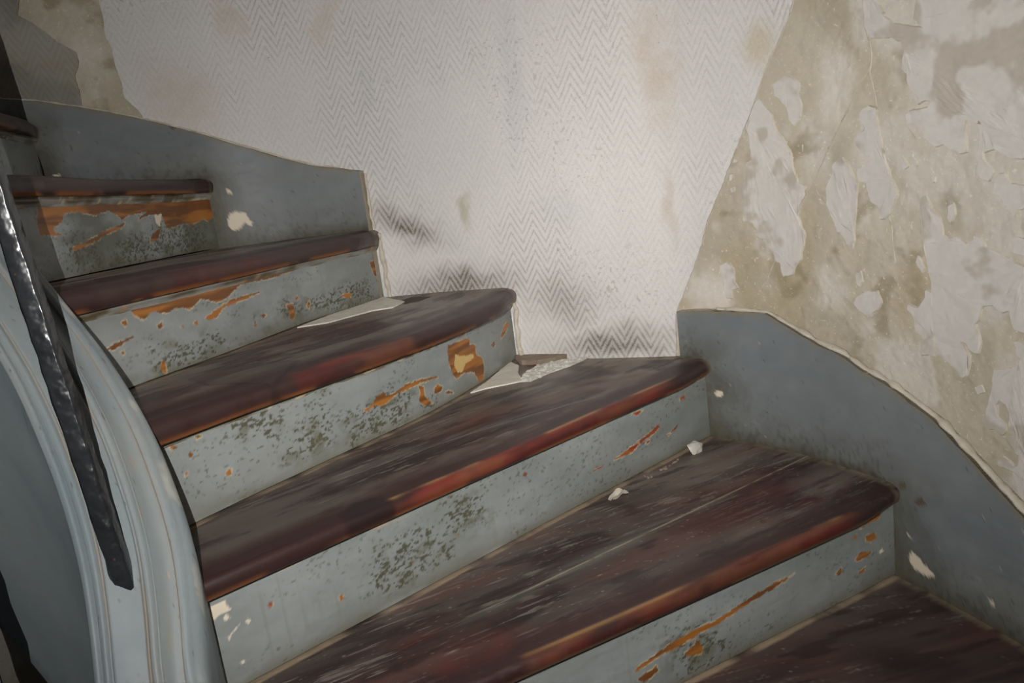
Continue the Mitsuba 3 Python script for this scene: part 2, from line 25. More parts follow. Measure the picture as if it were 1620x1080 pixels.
# ---------------------------------------------------------------- measured outlines, in surface coordinates (degrees round the well, metres)
TR = {'patch':{'a':[[35.93,0.9784],[36.18,0.9602],[36.19,0.9397],[36.07,0.9106],[36.06,0.8968],[36.47,0.8911],[36.6,0.8798],[36.6,0.8622],[36.91,0.8583],[37.02,0.8372],[36.94,0.8131],[36.97,0.7831],[36.33,0.7786],[36.01,0.7698],[35.9,0.7554],[35.18,0.744],[34.97,0.7308],[34.71,0.7153],[34.68,0.7081],[34.24,0.7022],[34.14,0.6832],[34.05,0.6773],[33.6,0.6775],[33.24,0.6813],[33.16,0.6977],[32.63,0.7095],[32.38,0.7325],[32.28,0.7551],[32.49,0.7722],[32.7,0.7893],[32.56,0.806],[32.07,0.8242],[31.99,0.8384],[32.61,0.8473],[32.96,0.8846],[33.06,0.9035],[33.5,0.9225],[33.95,0.9373],[34.15,0.9545],[34.25,0.9714],[34.79,0.9891],[35.09,1.0015],[35.6,0.9927]],'b2':[[33.08,1.0328],[32.48,1.0224],[32.08,1.0121],[32.26,0.9951],[32.01,0.9782],[32.22,0.9526],[32.63,0.9434],[33.03,0.9557],[33.21,0.9833],[34.03,1.001],[34.13,1.0199]],'c':[[29.12,0.8822],[29.85,0.8715],[30.02,0.8561],[30.4,0.8335],[30.44,0.8143],[30.56,0.8047],[30.25,0.7903],[29.94,0.7761],[29.72,0.7652],[29.78,0.7588],[29.36,0.7523],[29.05,0.7383],[28.59,0.7321],[28.47,0.7491],[28.38,0.7701],[28.29,0.7961],[28.16,0.8218],[28.04,0.839],[28.38,0.8519],[28.77,0.869]],'d':[[27.72,0.9479],[27.78,0.9363],[27.49,0.9255],[27.5,0.9187],[27.91,0.9141],[28.19,0.908],[28.12,0.8997],[27.77,0.8868],[27.42,0.879],[27.11,0.8802],[27.08,0.8712],[27.54,0.8643],[28.0,0.8613],[28.11,0.8513],[27.94,0.8399],[27.49,0.8361],[27.42,0.8239],[27.18,0.8074],[26.65,0.7999],[26.55,0.7797],[26.15,0.7795],[25.7,0.7941],[25.33,0.8134],[25.52,0.833],[25.92,0.858],[26.12,0.8681],[26.3,0.8927],[26.48,0.9174],[26.55,0.932],[26.65,0.9496],[27.08,0.9551],[27.49,0.9528]],'e':[[27.11,1.1308],[27.16,1.0762],[26.8,1.0555],[24.81,1.0419],[24.63,1.0231],[24.82,1.0008],[24.47,0.99],[24.44,0.9755],[24.09,0.9578],[23.82,0.9451],[23.34,0.9494],[22.95,0.9461],[23.23,0.9375],[24.36,0.9371],[24.53,0.9323],[24.54,0.9222],[23.77,0.9133],[23.5,0.907],[23.47,0.8961],[22.96,0.8865],[22.8,0.8816],[22.29,0.8839],[21.27,0.8683],[20.82,0.8699],[20.89,0.8786],[20.88,0.9042],[20.95,0.9129],[20.22,0.9064],[20.15,0.9103],[19.86,0.9011],[19.94,0.8763],[19.8,0.8676],[19.26,0.8705],[18.4,0.8564],[16.74,0.8532],[16.52,1.0532],[23.71,1.1056],[23.85,1.0794],[23.95,1.0645],[23.64,1.0557],[23.37,1.0497],[24.23,1.0559],[25.23,1.0658],[25.83,1.0812],[26.14,1.0986],[26.11,1.1233]],'g1':[[20.29,0.9058],[20.12,0.8868],[20.2,0.8685],[20.23,0.8558],[20.2,0.8386],[19.99,0.8315],[19.62,0.8285],[19.37,0.8374],[19.62,0.8487],[19.94,0.8595],[19.94,0.8721],[19.79,0.8885],[19.93,0.903]],'g2':[[19.34,0.8289],[19.02,0.8369],[18.74,0.8365],[18.39,0.8236],[16.72,0.8139],[16.71,0.79],[17.98,0.7904],[18.22,0.7804],[18.39,0.7863],[18.67,0.7948],[18.98,0.8059],[19.45,0.8121],[19.34,0.8188]],'f':[[23.83,0.8061],[23.42,0.8114],[23.07,0.7924],[22.64,0.7783],[22.49,0.7662],[22.42,0.7532],[22.11,0.7478],[21.52,0.7536],[21.25,0.7464],[20.94,0.7421],[20.56,0.7469],[20.49,0.7531],[20.11,0.7516],[19.82,0.7385],[19.38,0.7346],[18.91,0.729],[18.38,0.7202],[17.86,0.7151],[16.68,0.7088],[16.64,0.6165],[18.19,0.6275],[18.37,0.6401],[18.48,0.6512],[18.91,0.6481],[19.21,0.6525],[19.39,0.6565],[19.98,0.6538],[20.1,0.648],[20.22,0.6338],[20.41,0.6266],[20.22,0.6105],[20.15,0.5968],[20.3,0.5848],[20.5,0.584],[20.85,0.5872],[21.0,0.5961],[21.39,0.5983],[21.12,0.5879],[20.81,0.5768],[20.9,0.5601],[21.1,0.5464],[21.3,0.5405],[21.62,0.5467],[21.9,0.5551],[22.1,0.5611],[22.42,0.5645],[22.71,0.5692],[22.83,0.5687],[22.9,0.5854],[23.1,0.5996],[23.03,0.5819],[22.95,0.5681],[23.46,0.5679],[23.93,0.5628],[24.01,0.5707],[23.74,0.584],[23.78,0.592],[24.15,0.6008],[24.44,0.6101],[24.34,0.6205],[24.59,0.63],[24.8,0.6345],[24.75,0.6448],[24.11,0.6384],[23.81,0.6492],[23.59,0.6576],[23.58,0.6675],[23.21,0.6664],[23.2,0.6829],[23.31,0.6973],[23.43,0.7068],[23.53,0.726],[23.56,0.7404],[23.8,0.7547]],'h':[[16.63,0.6122],[18.26,0.6094],[18.01,0.5927],[17.76,0.5868],[17.94,0.5752],[18.26,0.5717],[18.8,0.5688],[19.36,0.5632],[19.47,0.5438],[19.55,0.5245],[19.75,0.5089],[19.86,0.484],[19.75,0.4752],[19.1,0.4751],[18.91,0.4689],[18.65,0.4766],[18.73,0.4874],[19.18,0.4937],[19.21,0.5124],[18.99,0.5232],[18.66,0.516],[18.43,0.5035],[18.51,0.4908],[18.36,0.4778],[18.1,0.4779],[18.54,0.467],[18.36,0.4571],[18.06,0.4482],[17.91,0.4466],[17.98,0.4299],[18.17,0.4273],[18.43,0.4327],[18.88,0.4365],[19.1,0.4317],[19.22,0.4239],[19.03,0.4197],[18.73,0.4185],[18.2,0.4203],[18.13,0.4018],[17.79,0.3859],[17.42,0.3753],[16.53,0.3753]],'i':[[24.17,0.7108],[24.04,0.7207],[23.83,0.7141],[23.68,0.7016],[23.81,0.6936]],'j':[[18.32,0.7527],[16.69,0.7457],[16.68,0.7212],[17.93,0.7319],[18.24,0.7341]],'k':[[39.09,0.6986],[38.56,0.7046],[37.99,0.6918],[38.01,0.6666],[37.83,0.6565],[38.26,0.6501],[38.35,0.6348],[38.76,0.6346],[38.85,0.6565],[39.14,0.6795]],'l':[[37.38,0.9032],[37.14,0.8989],[37.26,0.8934],[37.49,0.8965]],'m':[[37.81,0.8737],[37.56,0.8742],[37.64,0.8625],[37.85,0.8606]],'n':[[37.84,0.8474],[37.53,0.8491],[37.56,0.8408],[37.76,0.84]],'o':[[25.1,0.8658],[24.84,0.8719],[24.68,0.8649],[24.53,0.8561],[24.82,0.8529]],'q':[[24.22,0.8686],[23.95,0.8605],[24.03,0.857],[24.27,0.8631]],'s':[[23.08,0.8387],[22.83,0.841],[22.84,0.831],[23.04,0.8304]],'t':[[22.08,0.7946],[21.8,0.7981],[21.62,0.7827],[21.9,0.7709],[22.16,0.7801]],'u':[[20.55,0.53],[20.16,0.5352],[20.05,0.5262],[20.36,0.5205]],'v':[[28.43,0.6883],[28.1,0.6909],[27.93,0.675],[28.23,0.6659],[28.46,0.6721]],'w':[[28.06,0.6565],[26.85,0.661],[26.65,0.6403],[27.37,0.6171],[28.21,0.6236],[28.66,0.6357]]},'ridge':[[[27.23,1.1134],[27.17,1.0947],[27.28,1.0816],[27.12,1.0713],[26.9,1.0468],[26.75,1.032],[26.85,1.0186],[26.96,1.005],[26.81,0.9901],[26.63,0.9657],[26.54,0.9415],[26.48,0.9221],[26.36,0.8832],[26.22,0.8537],[26.08,0.8339],[26.02,0.8141],[25.97,0.7844],[25.74,0.7594],[25.77,0.7364],[25.63,0.7092]],[[26.86,1.0139],[27.32,1.002],[27.88,0.9874],[28.17,0.9722],[28.81,0.95],[29.26,0.9315],[30.07,0.9033],[30.43,0.8886],[30.86,0.8685],[31.23,0.8532],[31.71,0.8346]],[[32.94,0.7896],[33.94,0.7444],[34.68,0.7081],[35.46,0.6731],[36.19,0.6445],[36.72,0.6355]],[[31.23,0.8316],[30.6,0.8091],[30.11,0.787]],[[32.13,1.1484],[33.04,1.1087],[33.57,1.086],[34.3,1.0637],[34.58,1.0491],[35.02,1.0297],[35.65,0.994],[35.93,0.9784],[37.34,0.9148],[38.58,0.8505],[39.76,0.7952],[40.68,0.732],[41.8,0.6681],[42.32,0.6422]],[[24.67,0.919],[24.39,0.9088],[24.07,0.8978]],[[34.23,0.6255],[33.18,0.6031],[32.07,0.5817]],[[33.73,1.0627],[33.21,1.0398],[32.77,1.0238]]],'blotch':{'lt1':[[29.82,1.0736],[28.48,1.0512],[28.23,1.0162],[28.44,0.9782],[28.96,0.9154],[30.11,0.9293],[30.94,0.9426],[30.65,0.9879],[30.35,1.042]],'lt2':[[40.91,0.6935],[39.11,0.6923],[37.99,0.6349],[38.6,0.6024],[41.71,0.6014]],'lt3':[[31.55,0.7042],[29.65,0.678],[28.98,0.646],[29.77,0.6108],[31.66,0.6527]],'lt4':[[35.83,0.7815],[35.03,0.8039],[34.0,0.7211],[34.74,0.7212]]},'wpR':[[31.87,1.1604],[32.13,1.1484],[33.04,1.1087],[33.57,1.086],[34.3,1.0637],[34.58,1.0491],[35.02,1.0297],[35.65,0.994],[35.93,0.9784],[37.34,0.9148],[38.58,0.8505],[39.76,0.7952],[40.68,0.732],[41.8,0.6681],[42.79,0.6119],[42.98,0.5958]],'wpL':[[93.09,1.4615],[92.86,1.4419],[92.9,1.4009],[93.05,1.3611],[92.72,1.3394],[92.76,1.2974],[92.45,1.2598],[92.59,1.2259],[91.32,1.1907]],'oldp':[[99.81,1.4773],[100.11,1.4591],[100.55,1.4276],[99.67,1.4134],[98.55,1.3875],[97.48,1.3601],[96.11,1.3372],[96.06,1.3175],[96.28,1.3012],[96.74,1.2856],[96.6,1.2512],[96.75,1.2117]],'stain':{'soot1':[[70.34,0.8964],[67.23,0.8798],[63.55,0.8251],[64.42,0.7971],[67.6,0.8278],[70.14,0.8501]],'soot2':[[68.57,0.6876],[64.19,0.7283],[58.18,0.7246],[57.02,0.6784],[57.92,0.6573],[68.71,0.6674]],'soot3':[[53.4,0.5417],[48.52,0.5751],[43.5,0.5623],[43.08,0.5135],[52.33,0.5072]],'soot4':[[55.86,0.6768],[53.16,0.709],[49.32,0.6468],[48.41,0.6033],[51.98,0.5778],[54.95,0.6094]],'tan1':[[43.63,1.2267],[41.43,1.213],[41.43,1.1439],[42.16,1.0653],[41.5,0.9779],[42.35,0.9321],[43.1,0.9846],[44.5,1.1011],[44.6,1.1377]],'tan2':[[43.07,0.9224],[42.36,0.8569],[42.35,0.7543],[43.18,0.7432],[43.39,0.8218]],'tan3':[[36.08,1.1334],[34.16,1.1368],[33.31,1.0949],[34.35,1.064],[35.58,1.0544],[36.2,1.0907]],'tan4':[[82.22,1.4146],[79.64,1.4075],[80.47,1.326],[81.51,1.3219],[82.78,1.3464],[82.15,1.3867]],'tan5':[[72.69,1.3817],[70.53,1.3723],[72.6,1.27],[73.59,1.2668]],'ol1':[[61.17,0.9139],[60.41,0.8973],[60.45,0.8394],[61.35,0.8344]],'grey1':[[55.11,1.2928],[53.36,1.2829],[54.2,1.0292],[54.42,0.9355],[55.88,0.9539],[55.11,1.1387]],'grey2':[[69.35,1.2287],[68.39,1.1825],[70.07,1.0886],[70.82,1.1204]],'tan6':[[90.33,1.3107],[84.04,1.2649],[84.4,1.1136],[90.96,1.1767]],'br1':[[98.44,1.4554],[92.86,1.4419],[93.05,1.3611],[92.76,1.2974],[92.59,1.2259],[91.99,1.1984],[96.65,1.2214],[96.06,1.3119],[98.98,1.4023]],'grey3':[[53.36,0.9049],[47.99,0.8356],[49.82,0.7864],[54.95,0.8401]]},'Ltop':[[103.63,1.248],[100.32,1.2356],[96.39,1.2111],[93.25,1.1882],[90.1,1.1622],[87.24,1.1353],[84.94,1.1125],[82.71,1.0869],[81.02,1.0701],[78.16,1.0389],[75.75,1.0163],[73.24,1.0023],[70.82,0.9885]],'Rtop':[[42.46,0.6104],[39.37,0.6102],[35.25,0.6076],[33.77,0.5882],[31.28,0.5591],[29.29,0.5454],[27.76,0.525],[25.99,0.5105],[24.21,0.4883],[22.7,0.4697],[20.83,0.4356],[19.24,0.4067],[17.7,0.378],[16.96,0.3649]],'wsm':{'cream':[[[84.52,0.9267],[83.83,0.9351],[82.92,0.9246],[82.36,0.9014],[82.55,0.8929],[83.09,0.9038],[83.69,0.8905],[84.46,0.8884],[84.83,0.9049]],[[84.32,0.988],[83.91,0.9852],[83.81,0.9744],[84.16,0.977]],[[39.85,0.4397],[39.51,0.4446],[39.16,0.4401],[39.29,0.4303],[39.78,0.4276]],[[24.63,0.2211],[24.39,0.2296],[23.8,0.2216],[23.4,0.215],[22.86,0.2103],[22.82,0.2029],[23.14,0.1966],[23.59,0.1978],[24.05,0.198],[24.46,0.2046]],[[19.15,0.2154],[18.87,0.2141],[18.75,0.2075],[18.95,0.2057]],[[102.46,1.0703],[101.52,1.0705],[101.83,1.051],[102.63,1.0534]],[[100.71,1.0681],[99.93,1.0688],[100.09,1.0473],[100.88,1.0511]],[[24.64,0.2567],[24.4,0.2592],[24.36,0.2528]]],'brown':[[[24.25,0.3203],[23.6,0.333],[23.25,0.3254],[23.39,0.3208],[23.93,0.3167]],[[88.61,1.1493],[88.0,1.1476],[87.83,1.1384],[88.47,1.1374]],[[25.18,0.3465],[24.72,0.3505],[24.68,0.3386],[25.11,0.3314]]]},'chip':{2:[[[1.2838,0.0903],[1.2325,0.0901],[1.1995,0.0868],[1.1543,0.0791],[1.1168,0.0743],[1.0763,0.0764],[1.0458,0.0738],[1.011,0.0673],[0.9716,0.0594],[0.971,0.0547],[1.0161,0.0621],[1.0503,0.0618],[1.0859,0.0663],[1.1223,0.068],[1.16,0.0737],[1.2053,0.0792],[1.2385,0.0825]],[[1.058,0.0472],[1.0689,0.0508],[1.0785,0.0519],[1.0804,0.0593],[1.0872,0.0555],[1.0876,0.0481],[1.0917,0.0411],[1.0886,0.0341],[1.0747,0.038],[1.0631,0.0399]],[[0.9748,0.041],[0.9863,0.045],[0.9998,0.047],[1.0067,0.049],[1.0113,0.0399],[1.0021,0.0379],[0.9937,0.0326],[0.9848,0.0325]],[[1.4105,0.1102],[1.4258,0.1128],[1.4761,0.1287],[1.4885,0.1235],[1.4725,0.1186],[1.4412,0.1154],[1.4184,0.1164]],[[1.4465,0.0978],[1.4683,0.0972],[1.474,0.086],[1.4597,0.083],[1.4476,0.0895]],[[1.4185,0.0656],[1.4313,0.0747],[1.4588,0.066],[1.4491,0.0603],[1.4337,0.0613],[1.4229,0.0606]],[[1.4132,0.1047],[1.424,0.1089],[1.4252,0.1028],[1.413,0.1014]],[[1.3729,0.0573],[1.3852,0.0641],[1.3861,0.0536],[1.3769,0.0502]],[[1.4263,0.0399],[1.442,0.0433],[1.4401,0.0371],[1.4292,0.0354]]],3:[[[1.2681,0.0608],[1.3067,0.0671],[1.3511,0.0786],[1.3563,0.0731],[1.3394,0.0655],[1.3057,0.061],[1.2819,0.0536],[1.2665,0.05]],[[1.3105,0.0543],[1.3243,0.0562],[1.3199,0.0525]],[[1.3728,0.0483],[1.3981,0.0534],[1.418,0.0618],[1.4084,0.0528],[1.3829,0.0477]],[[1.4268,0.1096],[1.4444,0.1151],[1.4452,0.1056],[1.4325,0.1053]],[[1.281,0.1217],[1.2998,0.1223],[1.3146,0.1204],[1.2949,0.115]],[[1.2943,0.0609],[1.2702,0.05],[1.2338,0.0511],[1.2197,0.0523],[1.2437,0.0565],[1.272,0.062]],[[1.1591,0.0516],[1.19,0.0528],[1.1807,0.0488]],[[0.9974,0.1018],[1.004,0.1072],[1.0072,0.1005],[1.0011,0.0982]],[[0.8469,0.0575],[0.8569,0.0585],[0.8539,0.0556]],[[0.5504,0.0889],[0.5545,0.0922],[0.557,0.0874],[0.553,0.0849]],[[0.6468,0.0522],[0.6504,0.0552],[0.652,0.0487],[0.6488,0.0474]]],4:[[[1.1287,0.1098],[1.14,0.1083],[1.1691,0.1076],[1.1918,0.1074],[1.2109,0.1014],[1.2056,0.0921],[1.2308,0.0845],[1.2282,0.0662],[1.253,0.0501],[1.2564,0.0311],[1.2455,0.0064],[1.2248,0.0069],[1.2101,0.0331],[1.1683,0.0422],[1.1396,0.0373],[1.1296,0.0531],[1.1235,0.0741],[1.1219,0.0937]],[[0.8787,0.0566],[0.8894,0.0588],[0.9003,0.061],[0.9084,0.0699],[0.9294,0.075],[0.9347,0.0641],[0.9642,0.0668],[0.9906,0.072],[1.0206,0.0706],[1.0739,0.0626],[1.0792,0.0586],[1.0244,0.0634],[0.9972,0.0629],[0.9632,0.0624],[0.9379,0.0573],[0.9211,0.0522],[0.9029,0.0591],[0.8869,0.0539]],[[1.0181,0.0604],[1.0315,0.0539],[1.0314,0.038],[1.04,0.0255],[1.0515,0.0156],[1.0234,0.0208],[1.013,0.0315],[1.02,0.0452]],[[1.062,0.0411],[1.0738,0.0463],[1.0886,0.0369],[1.0821,0.0287],[1.0619,0.0324]],[[1.1078,0.0247],[1.1234,0.0134],[1.0957,0.022]],[[0.6093,0.0492],[0.616,0.0552],[0.6196,0.0528],[0.616,0.0465],[0.6108,0.0467]],[[0.5383,0.1155],[0.5435,0.118],[0.5468,0.1123],[0.5416,0.1098]],[[0.5612,0.097],[0.5656,0.099],[0.5675,0.0946],[0.564,0.0923]],[[0.5758,0.1172],[0.5802,0.1193],[0.5851,0.1148],[0.5786,0.1125]],[[0.5498,0.0732],[0.5543,0.0759],[0.5548,0.0702],[0.5509,0.07]],[[1.4151,0.0958],[1.4191,0.0845],[1.3823,0.0706],[1.3607,0.0654],[1.3687,0.0767],[1.3933,0.0902]],[[1.3053,0.0674],[1.3238,0.0686],[1.3283,0.0603],[1.3134,0.0597]]],5:[[[0.5664,0.1175],[0.5952,0.1209],[0.6601,0.1206],[0.6725,0.1082],[0.681,0.0985],[0.6936,0.0979],[0.7037,0.106],[0.7332,0.0981],[0.756,0.1009],[0.7728,0.0998],[0.7854,0.0931],[0.8026,0.1007],[0.8169,0.1068],[0.8341,0.1004],[0.8569,0.0929],[0.8846,0.0971],[0.9268,0.1135],[0.9656,0.1134],[1.0268,0.1102],[1.0837,0.1147],[1.1077,0.1178],[1.0516,0.1193],[0.9686,0.1226],[0.8758,0.125],[0.7951,0.1259],[0.7251,0.1255],[0.6614,0.1252],[0.6019,0.1242],[0.5682,0.1235]],[[0.8174,0.0723],[0.8353,0.0777],[0.8539,0.0832],[0.8914,0.0901],[0.9487,0.0919],[0.9783,0.0905],[0.9468,0.0862],[0.8983,0.083],[0.865,0.0799],[0.8494,0.0692],[0.8237,0.0666]],[[0.6067,0.0701],[0.6216,0.0723],[0.6343,0.0742],[0.6632,0.0764],[0.6457,0.0715],[0.6301,0.0683],[0.617,0.0647],[0.6084,0.0678]],[[0.6458,0.1009],[0.6535,0.1023],[0.6553,0.096],[0.6496,0.0933]],[[0.7111,0.0819],[0.7213,0.0849],[0.7218,0.0775],[0.7147,0.076]],[[0.7568,0.0699],[0.7631,0.0717],[0.7646,0.0671]],[[0.6308,0.0584],[0.6362,0.06],[0.6373,0.0558],[0.6334,0.0548]],[[0.6977,0.0177],[0.7055,0.0261],[0.7099,0.0228],[0.7079,0.0065],[0.7055,0.003],[0.7,0.0119]],[[1.0555,0.0502],[1.0783,0.0499],[1.0829,0.0358],[1.0745,0.0175],[1.0628,0.0172],[1.0625,0.0371]],[[1.0904,0.0583],[1.1013,0.063],[1.1037,0.0559],[1.0954,0.0521]],[[1.1268,0.0354],[1.1361,0.0446],[1.1407,0.0382],[1.1335,0.0286]],[[0.9661,0.0471],[0.9792,0.0494],[0.9855,0.0432],[0.9742,0.0405]],[[1.2437,0.0353],[1.2652,0.0387],[1.2809,0.0343],[1.2707,0.0244]],[[0.9401,0.0291],[0.9475,0.0398],[0.9509,0.0317]],[[0.7874,0.0698],[0.7957,0.0724],[0.7985,0.0663],[0.7918,0.0644]],[[1.381,0.0923],[1.4202,0.098],[1.4208,0.0713],[1.4071,0.0499],[1.3917,0.06],[1.3849,0.0765]]],6:[[[0.71,0.1216],[0.7832,0.1204],[0.893,0.1221],[1.1375,0.1221],[1.3792,0.1213],[1.3688,0.0957],[1.3397,0.0745],[1.3268,0.068],[1.313,0.0767],[1.2972,0.0706],[1.2623,0.066],[1.2343,0.0718],[1.1615,0.0616],[1.1467,0.0679],[1.1434,0.0857],[1.1393,0.0953],[1.0967,0.0942],[1.0638,0.0928],[1.0252,0.0817],[1.0147,0.0697],[1.0416,0.0899],[1.0783,0.1013],[1.0074,0.0975],[0.9729,0.0902],[0.9606,0.0992],[0.9309,0.1085],[0.8836,0.1019],[0.82,0.1091],[0.7774,0.1079],[0.7671,0.0946],[0.738,0.0855],[0.73,0.0798],[0.7605,0.0719],[0.6941,0.0758],[0.6985,0.1022]],[[0.7804,0.0495],[0.8032,0.0523],[0.8522,0.0603],[0.8911,0.0695],[0.939,0.0762],[0.9842,0.0836],[0.966,0.0748],[0.9121,0.066],[0.8613,0.0552],[0.8006,0.047],[0.7846,0.0449]],[[1.1006,0.061],[1.1257,0.0663],[1.1009,0.0437],[1.0665,0.0408],[1.0777,0.0532]]]},'cream':{3:[[[0.4796,0.1201],[0.4932,0.1191],[0.5017,0.1183],[0.502,0.1122],[0.5084,0.1047],[0.4944,0.1058],[0.484,0.1009],[0.4816,0.1081]],[[0.4946,0.0997],[0.4999,0.1021],[0.5032,0.0953],[0.4979,0.0928]],[[0.5206,0.082],[0.5243,0.0836],[0.5266,0.0789],[0.523,0.0773]],[[0.5048,0.0333],[0.5075,0.0344],[0.5092,0.0308],[0.5065,0.0297]],[[0.4953,0.0726],[0.5009,0.0766],[0.5135,0.083],[0.5019,0.0735],[0.4967,0.0676]]],4:[[[1.1485,0.0868],[1.1659,0.0784],[1.1899,0.0734],[1.2152,0.0695],[1.2181,0.0607],[1.183,0.058],[1.1666,0.0453],[1.1475,0.0481],[1.1402,0.0657]]],2:[[[1.4775,0.0594],[1.4873,0.0629],[1.4901,0.055],[1.4804,0.0537]]],6:[[[1.1075,0.0938],[1.1421,0.0952],[1.1213,0.0692],[1.1057,0.078]]]},'grime':{4:[[[0.6233,0.139],[0.6772,0.143],[0.7122,0.1002],[0.6952,0.0758],[0.6442,0.0938]],[[0.7386,0.0605],[0.794,0.0839],[0.8072,0.0255],[0.7663,0.0189],[0.709,0.0352]],[[0.8291,0.0617],[0.9819,0.0711],[1.0603,0.0103],[0.8444,0.0065]],[[0.7842,0.0976],[0.8109,0.0999],[0.8001,0.0819]]],3:[[[0.7164,0.0821],[0.8051,0.0835],[0.8423,0.0258],[0.7474,0.0181],[0.6981,0.0417]],[[0.834,0.1125],[0.9071,0.105],[0.9104,0.0501],[0.8495,0.0648]]],5:[[[0.6874,0.0411],[0.8348,0.0495],[0.8406,0.0138],[0.679,0.0125]],[[0.9449,0.0501],[1.355,0.058],[1.3666,0.0022],[0.9735,0.0131]]],6:[[[0.7763,0.0626],[1.3268,0.068],[1.3082,0.0021],[0.7522,0.0115]]],2:[[[1.0125,0.0797],[1.0929,0.0768],[1.1369,0.0273],[1.0508,0.0122]]]},'tread':{'white4':(4,[[1.0659,71.724],[1.1909,71.686],[1.2828,71.11],[1.4125,70.738],[1.3102,65.893],[1.239,65.285],[1.2142,66.999],[1.1642,67.8],[1.0987,68.825]]),'white3':(3,[[1.1686,54.962],[1.2445,55.625],[1.327,56.609],[1.4073,57.565],[1.3765,55.725],[1.3217,54.359],[1.2658,51.987],[1.2337,53.012],[1.2022,54.213]]),'batten3':(3,[[1.4475,57.829],[1.4835,57.819],[1.4885,53.614],[1.4566,52.454],[1.4218,52.801],[1.3961,54.203],[1.3874,55.727]]),'rubble3':(3,[[1.2605,52.112],[1.3242,53.496],[1.3758,53.667],[1.434,52.432],[1.4631,50.491],[1.3975,50.458],[1.333,51.05],[1.2689,51.21]]),'chunk2':(2,[[1.4278,40.43],[1.4634,40.504],[1.4599,39.569],[1.4375,38.882],[1.4048,38.962]]),'flake2':(2,[[1.1609,39.404],[1.2051,39.465],[1.1948,38.533],[1.1673,38.211]]),'rub2':(2,[[1.2817,40.372],[1.2915,39.637],[1.3523,39.719],[1.3993,39.91],[1.3208,39.329],[1.2742,39.353]]),'oval3':(3,[[0.666,40.111],[0.6962,41.376],[0.7311,40.589],[0.7368,37.789],[0.7212,35.486],[0.6932,35.192],[0.6622,36.089]]),'oval2':(2,[[0.6606,33.622],[0.7002,35.195],[0.7482,33.633],[0.7937,31.747],[0.8135,25.691],[0.7762,24.194],[0.6949,24.757],[0.6576,29.251]]),'oval4':(4,[[0.676,66.709],[0.7199,67.006],[0.7658,63.145],[0.7845,57.267],[0.6833,52.266],[0.641,59.912]]),'hole4':(4,[[1.3256,66.872],[1.3836,66.96],[1.3701,64.342],[1.3131,64.132],[1.2821,65.145]])},'red':{3:[[0.736,38.25],[1.351,37.4]],4:[[0.724,50.35],[1.027,49.75]],2:[[0.796,22.29],[1.388,25.52]],5:[[0.727,67.25],[0.983,65.7]]}}


# ---------------------------------------------------------------- geometry of the stairwell
C = np.array([-0.766946, 0.519221]); H = 0.17
WT = np.array([[-90, 1.50], [-20, 1.50], [0, 1.505], [17, 1.525], [26, 1.54], [34, 1.553], [41, 1.54], [46, 1.495], [51, 1.462], [58, 1.443], [70, 1.425], [78, 1.405], [86, 1.368], [94, 1.355], [102, 1.36], [115, 1.39], [140, 1.45], [170, 1.5], [270, 1.5]])
rw = PchipInterpolator(WT[:, 0], WT[:, 1])
_ta = np.linspace(-90, 270, 7201); _p = np.stack([rw(_ta) * np.cos(np.radians(_ta)), rw(_ta) * np.sin(np.radians(_ta))], 1)
_ts = np.r_[0, np.cumsum(np.hypot(*np.diff(_p, axis=0).T))]
def s_of(a): return np.interp(a, _ta, _ts)
def a_of(s): return np.interp(s, _ts, _ta)
def polar(r, a, z):
    a = np.radians(a); r, a, z = np.broadcast_arrays(r, a, z)
    return np.stack([C[0] + r * np.cos(a), C[1] + r * np.sin(a), z], -1)
RT = {4: [(.4, 56.6), (.6, 56.3), (.8, 55.4), (1.0, 54.9), (1.2, 55.7), (1.45, 57.6), (1.6, 58.3)], 5: [(.4, 73.6), (.6, 73.3), (.85, 72.3), (1.1, 72.2), (1.3, 71.), (1.45, 70.8), (1.6, 70.8)],
      6: [(.4, 85.3), (.65, 85.4), (.92, 86.9), (1.25, 87.1), (1.36, 86), (1.6, 85.5)], 3: [(.4, 41), (1.6, 40.5)], 2: [(.4, 25.2), (1.6, 25.7)]}
STEP0 = {1: 10.3, 0: -5., -1: -20., -2: -35., 7: 101.5, 8: 117., 9: 132.}
def phi(k, r):
    if k in STEP0: return np.full(np.shape(r), STEP0[k])
    t = np.array(RT[k]); return PchipInterpolator(t[:, 0], t[:, 1])(np.clip(r, .4, 1.6))
rin = PchipInterpolator([-90, 22, 28, 33, 38, 44, 50, 56, 64, 270], [.432, .436, .440, .452, .464, .472, .478, .479, .475, .475])      # arris of the inner string, tread side
rwell = PchipInterpolator([-90, 24, 30, 34, 40, 50, 60, 270], [.335, .342, .348, .354, .363, .372, .377, .378])                         # its arris on the well side
def zs(a): return .54 + (np.asarray(a, float) - 36) / 15.3 * .17

# ---------------------------------------------------------------- helpers
def lin(c):
    c = np.asarray(c, float) / 255; return np.where(c <= .04045, c / 12.92, ((c + .055) / 1.055) ** 2.4)
def L3(*c): return [float(x) for x in lin(c)]
def mixn(a, b, t): return a * (1 - t[..., None]) + b * t[..., None]
def sst(a, b, x):
    t = np.clip((x - a) / (b - a), 0, 1); return t * t * (3 - 2 * t)
def n2(x, y, fx, fy, seed=0, o=3): return nfbm(np.stack([x * fx, y * fy, np.zeros_like(x) + seed * 7.31], -1), o, seed)
def signed(poly, x, y, pad):
    """distance inside (+) or outside (-) the polygon, -9 beyond pad"""
    P = shapely.Polygon(poly).buffer(0); b = P.bounds
    out = np.full(x.shape, -9.); m = (x > b[0] - pad) & (x < b[2] + pad) & (y > b[1] - pad) & (y < b[3] + pad)
    if m.any():
        q = shapely.points(x[m], y[m]); d = shapely.distance(q, P.boundary)
        out[m] = np.where(shapely.contains_xy(P, x[m], y[m]), d, -d)
    return out
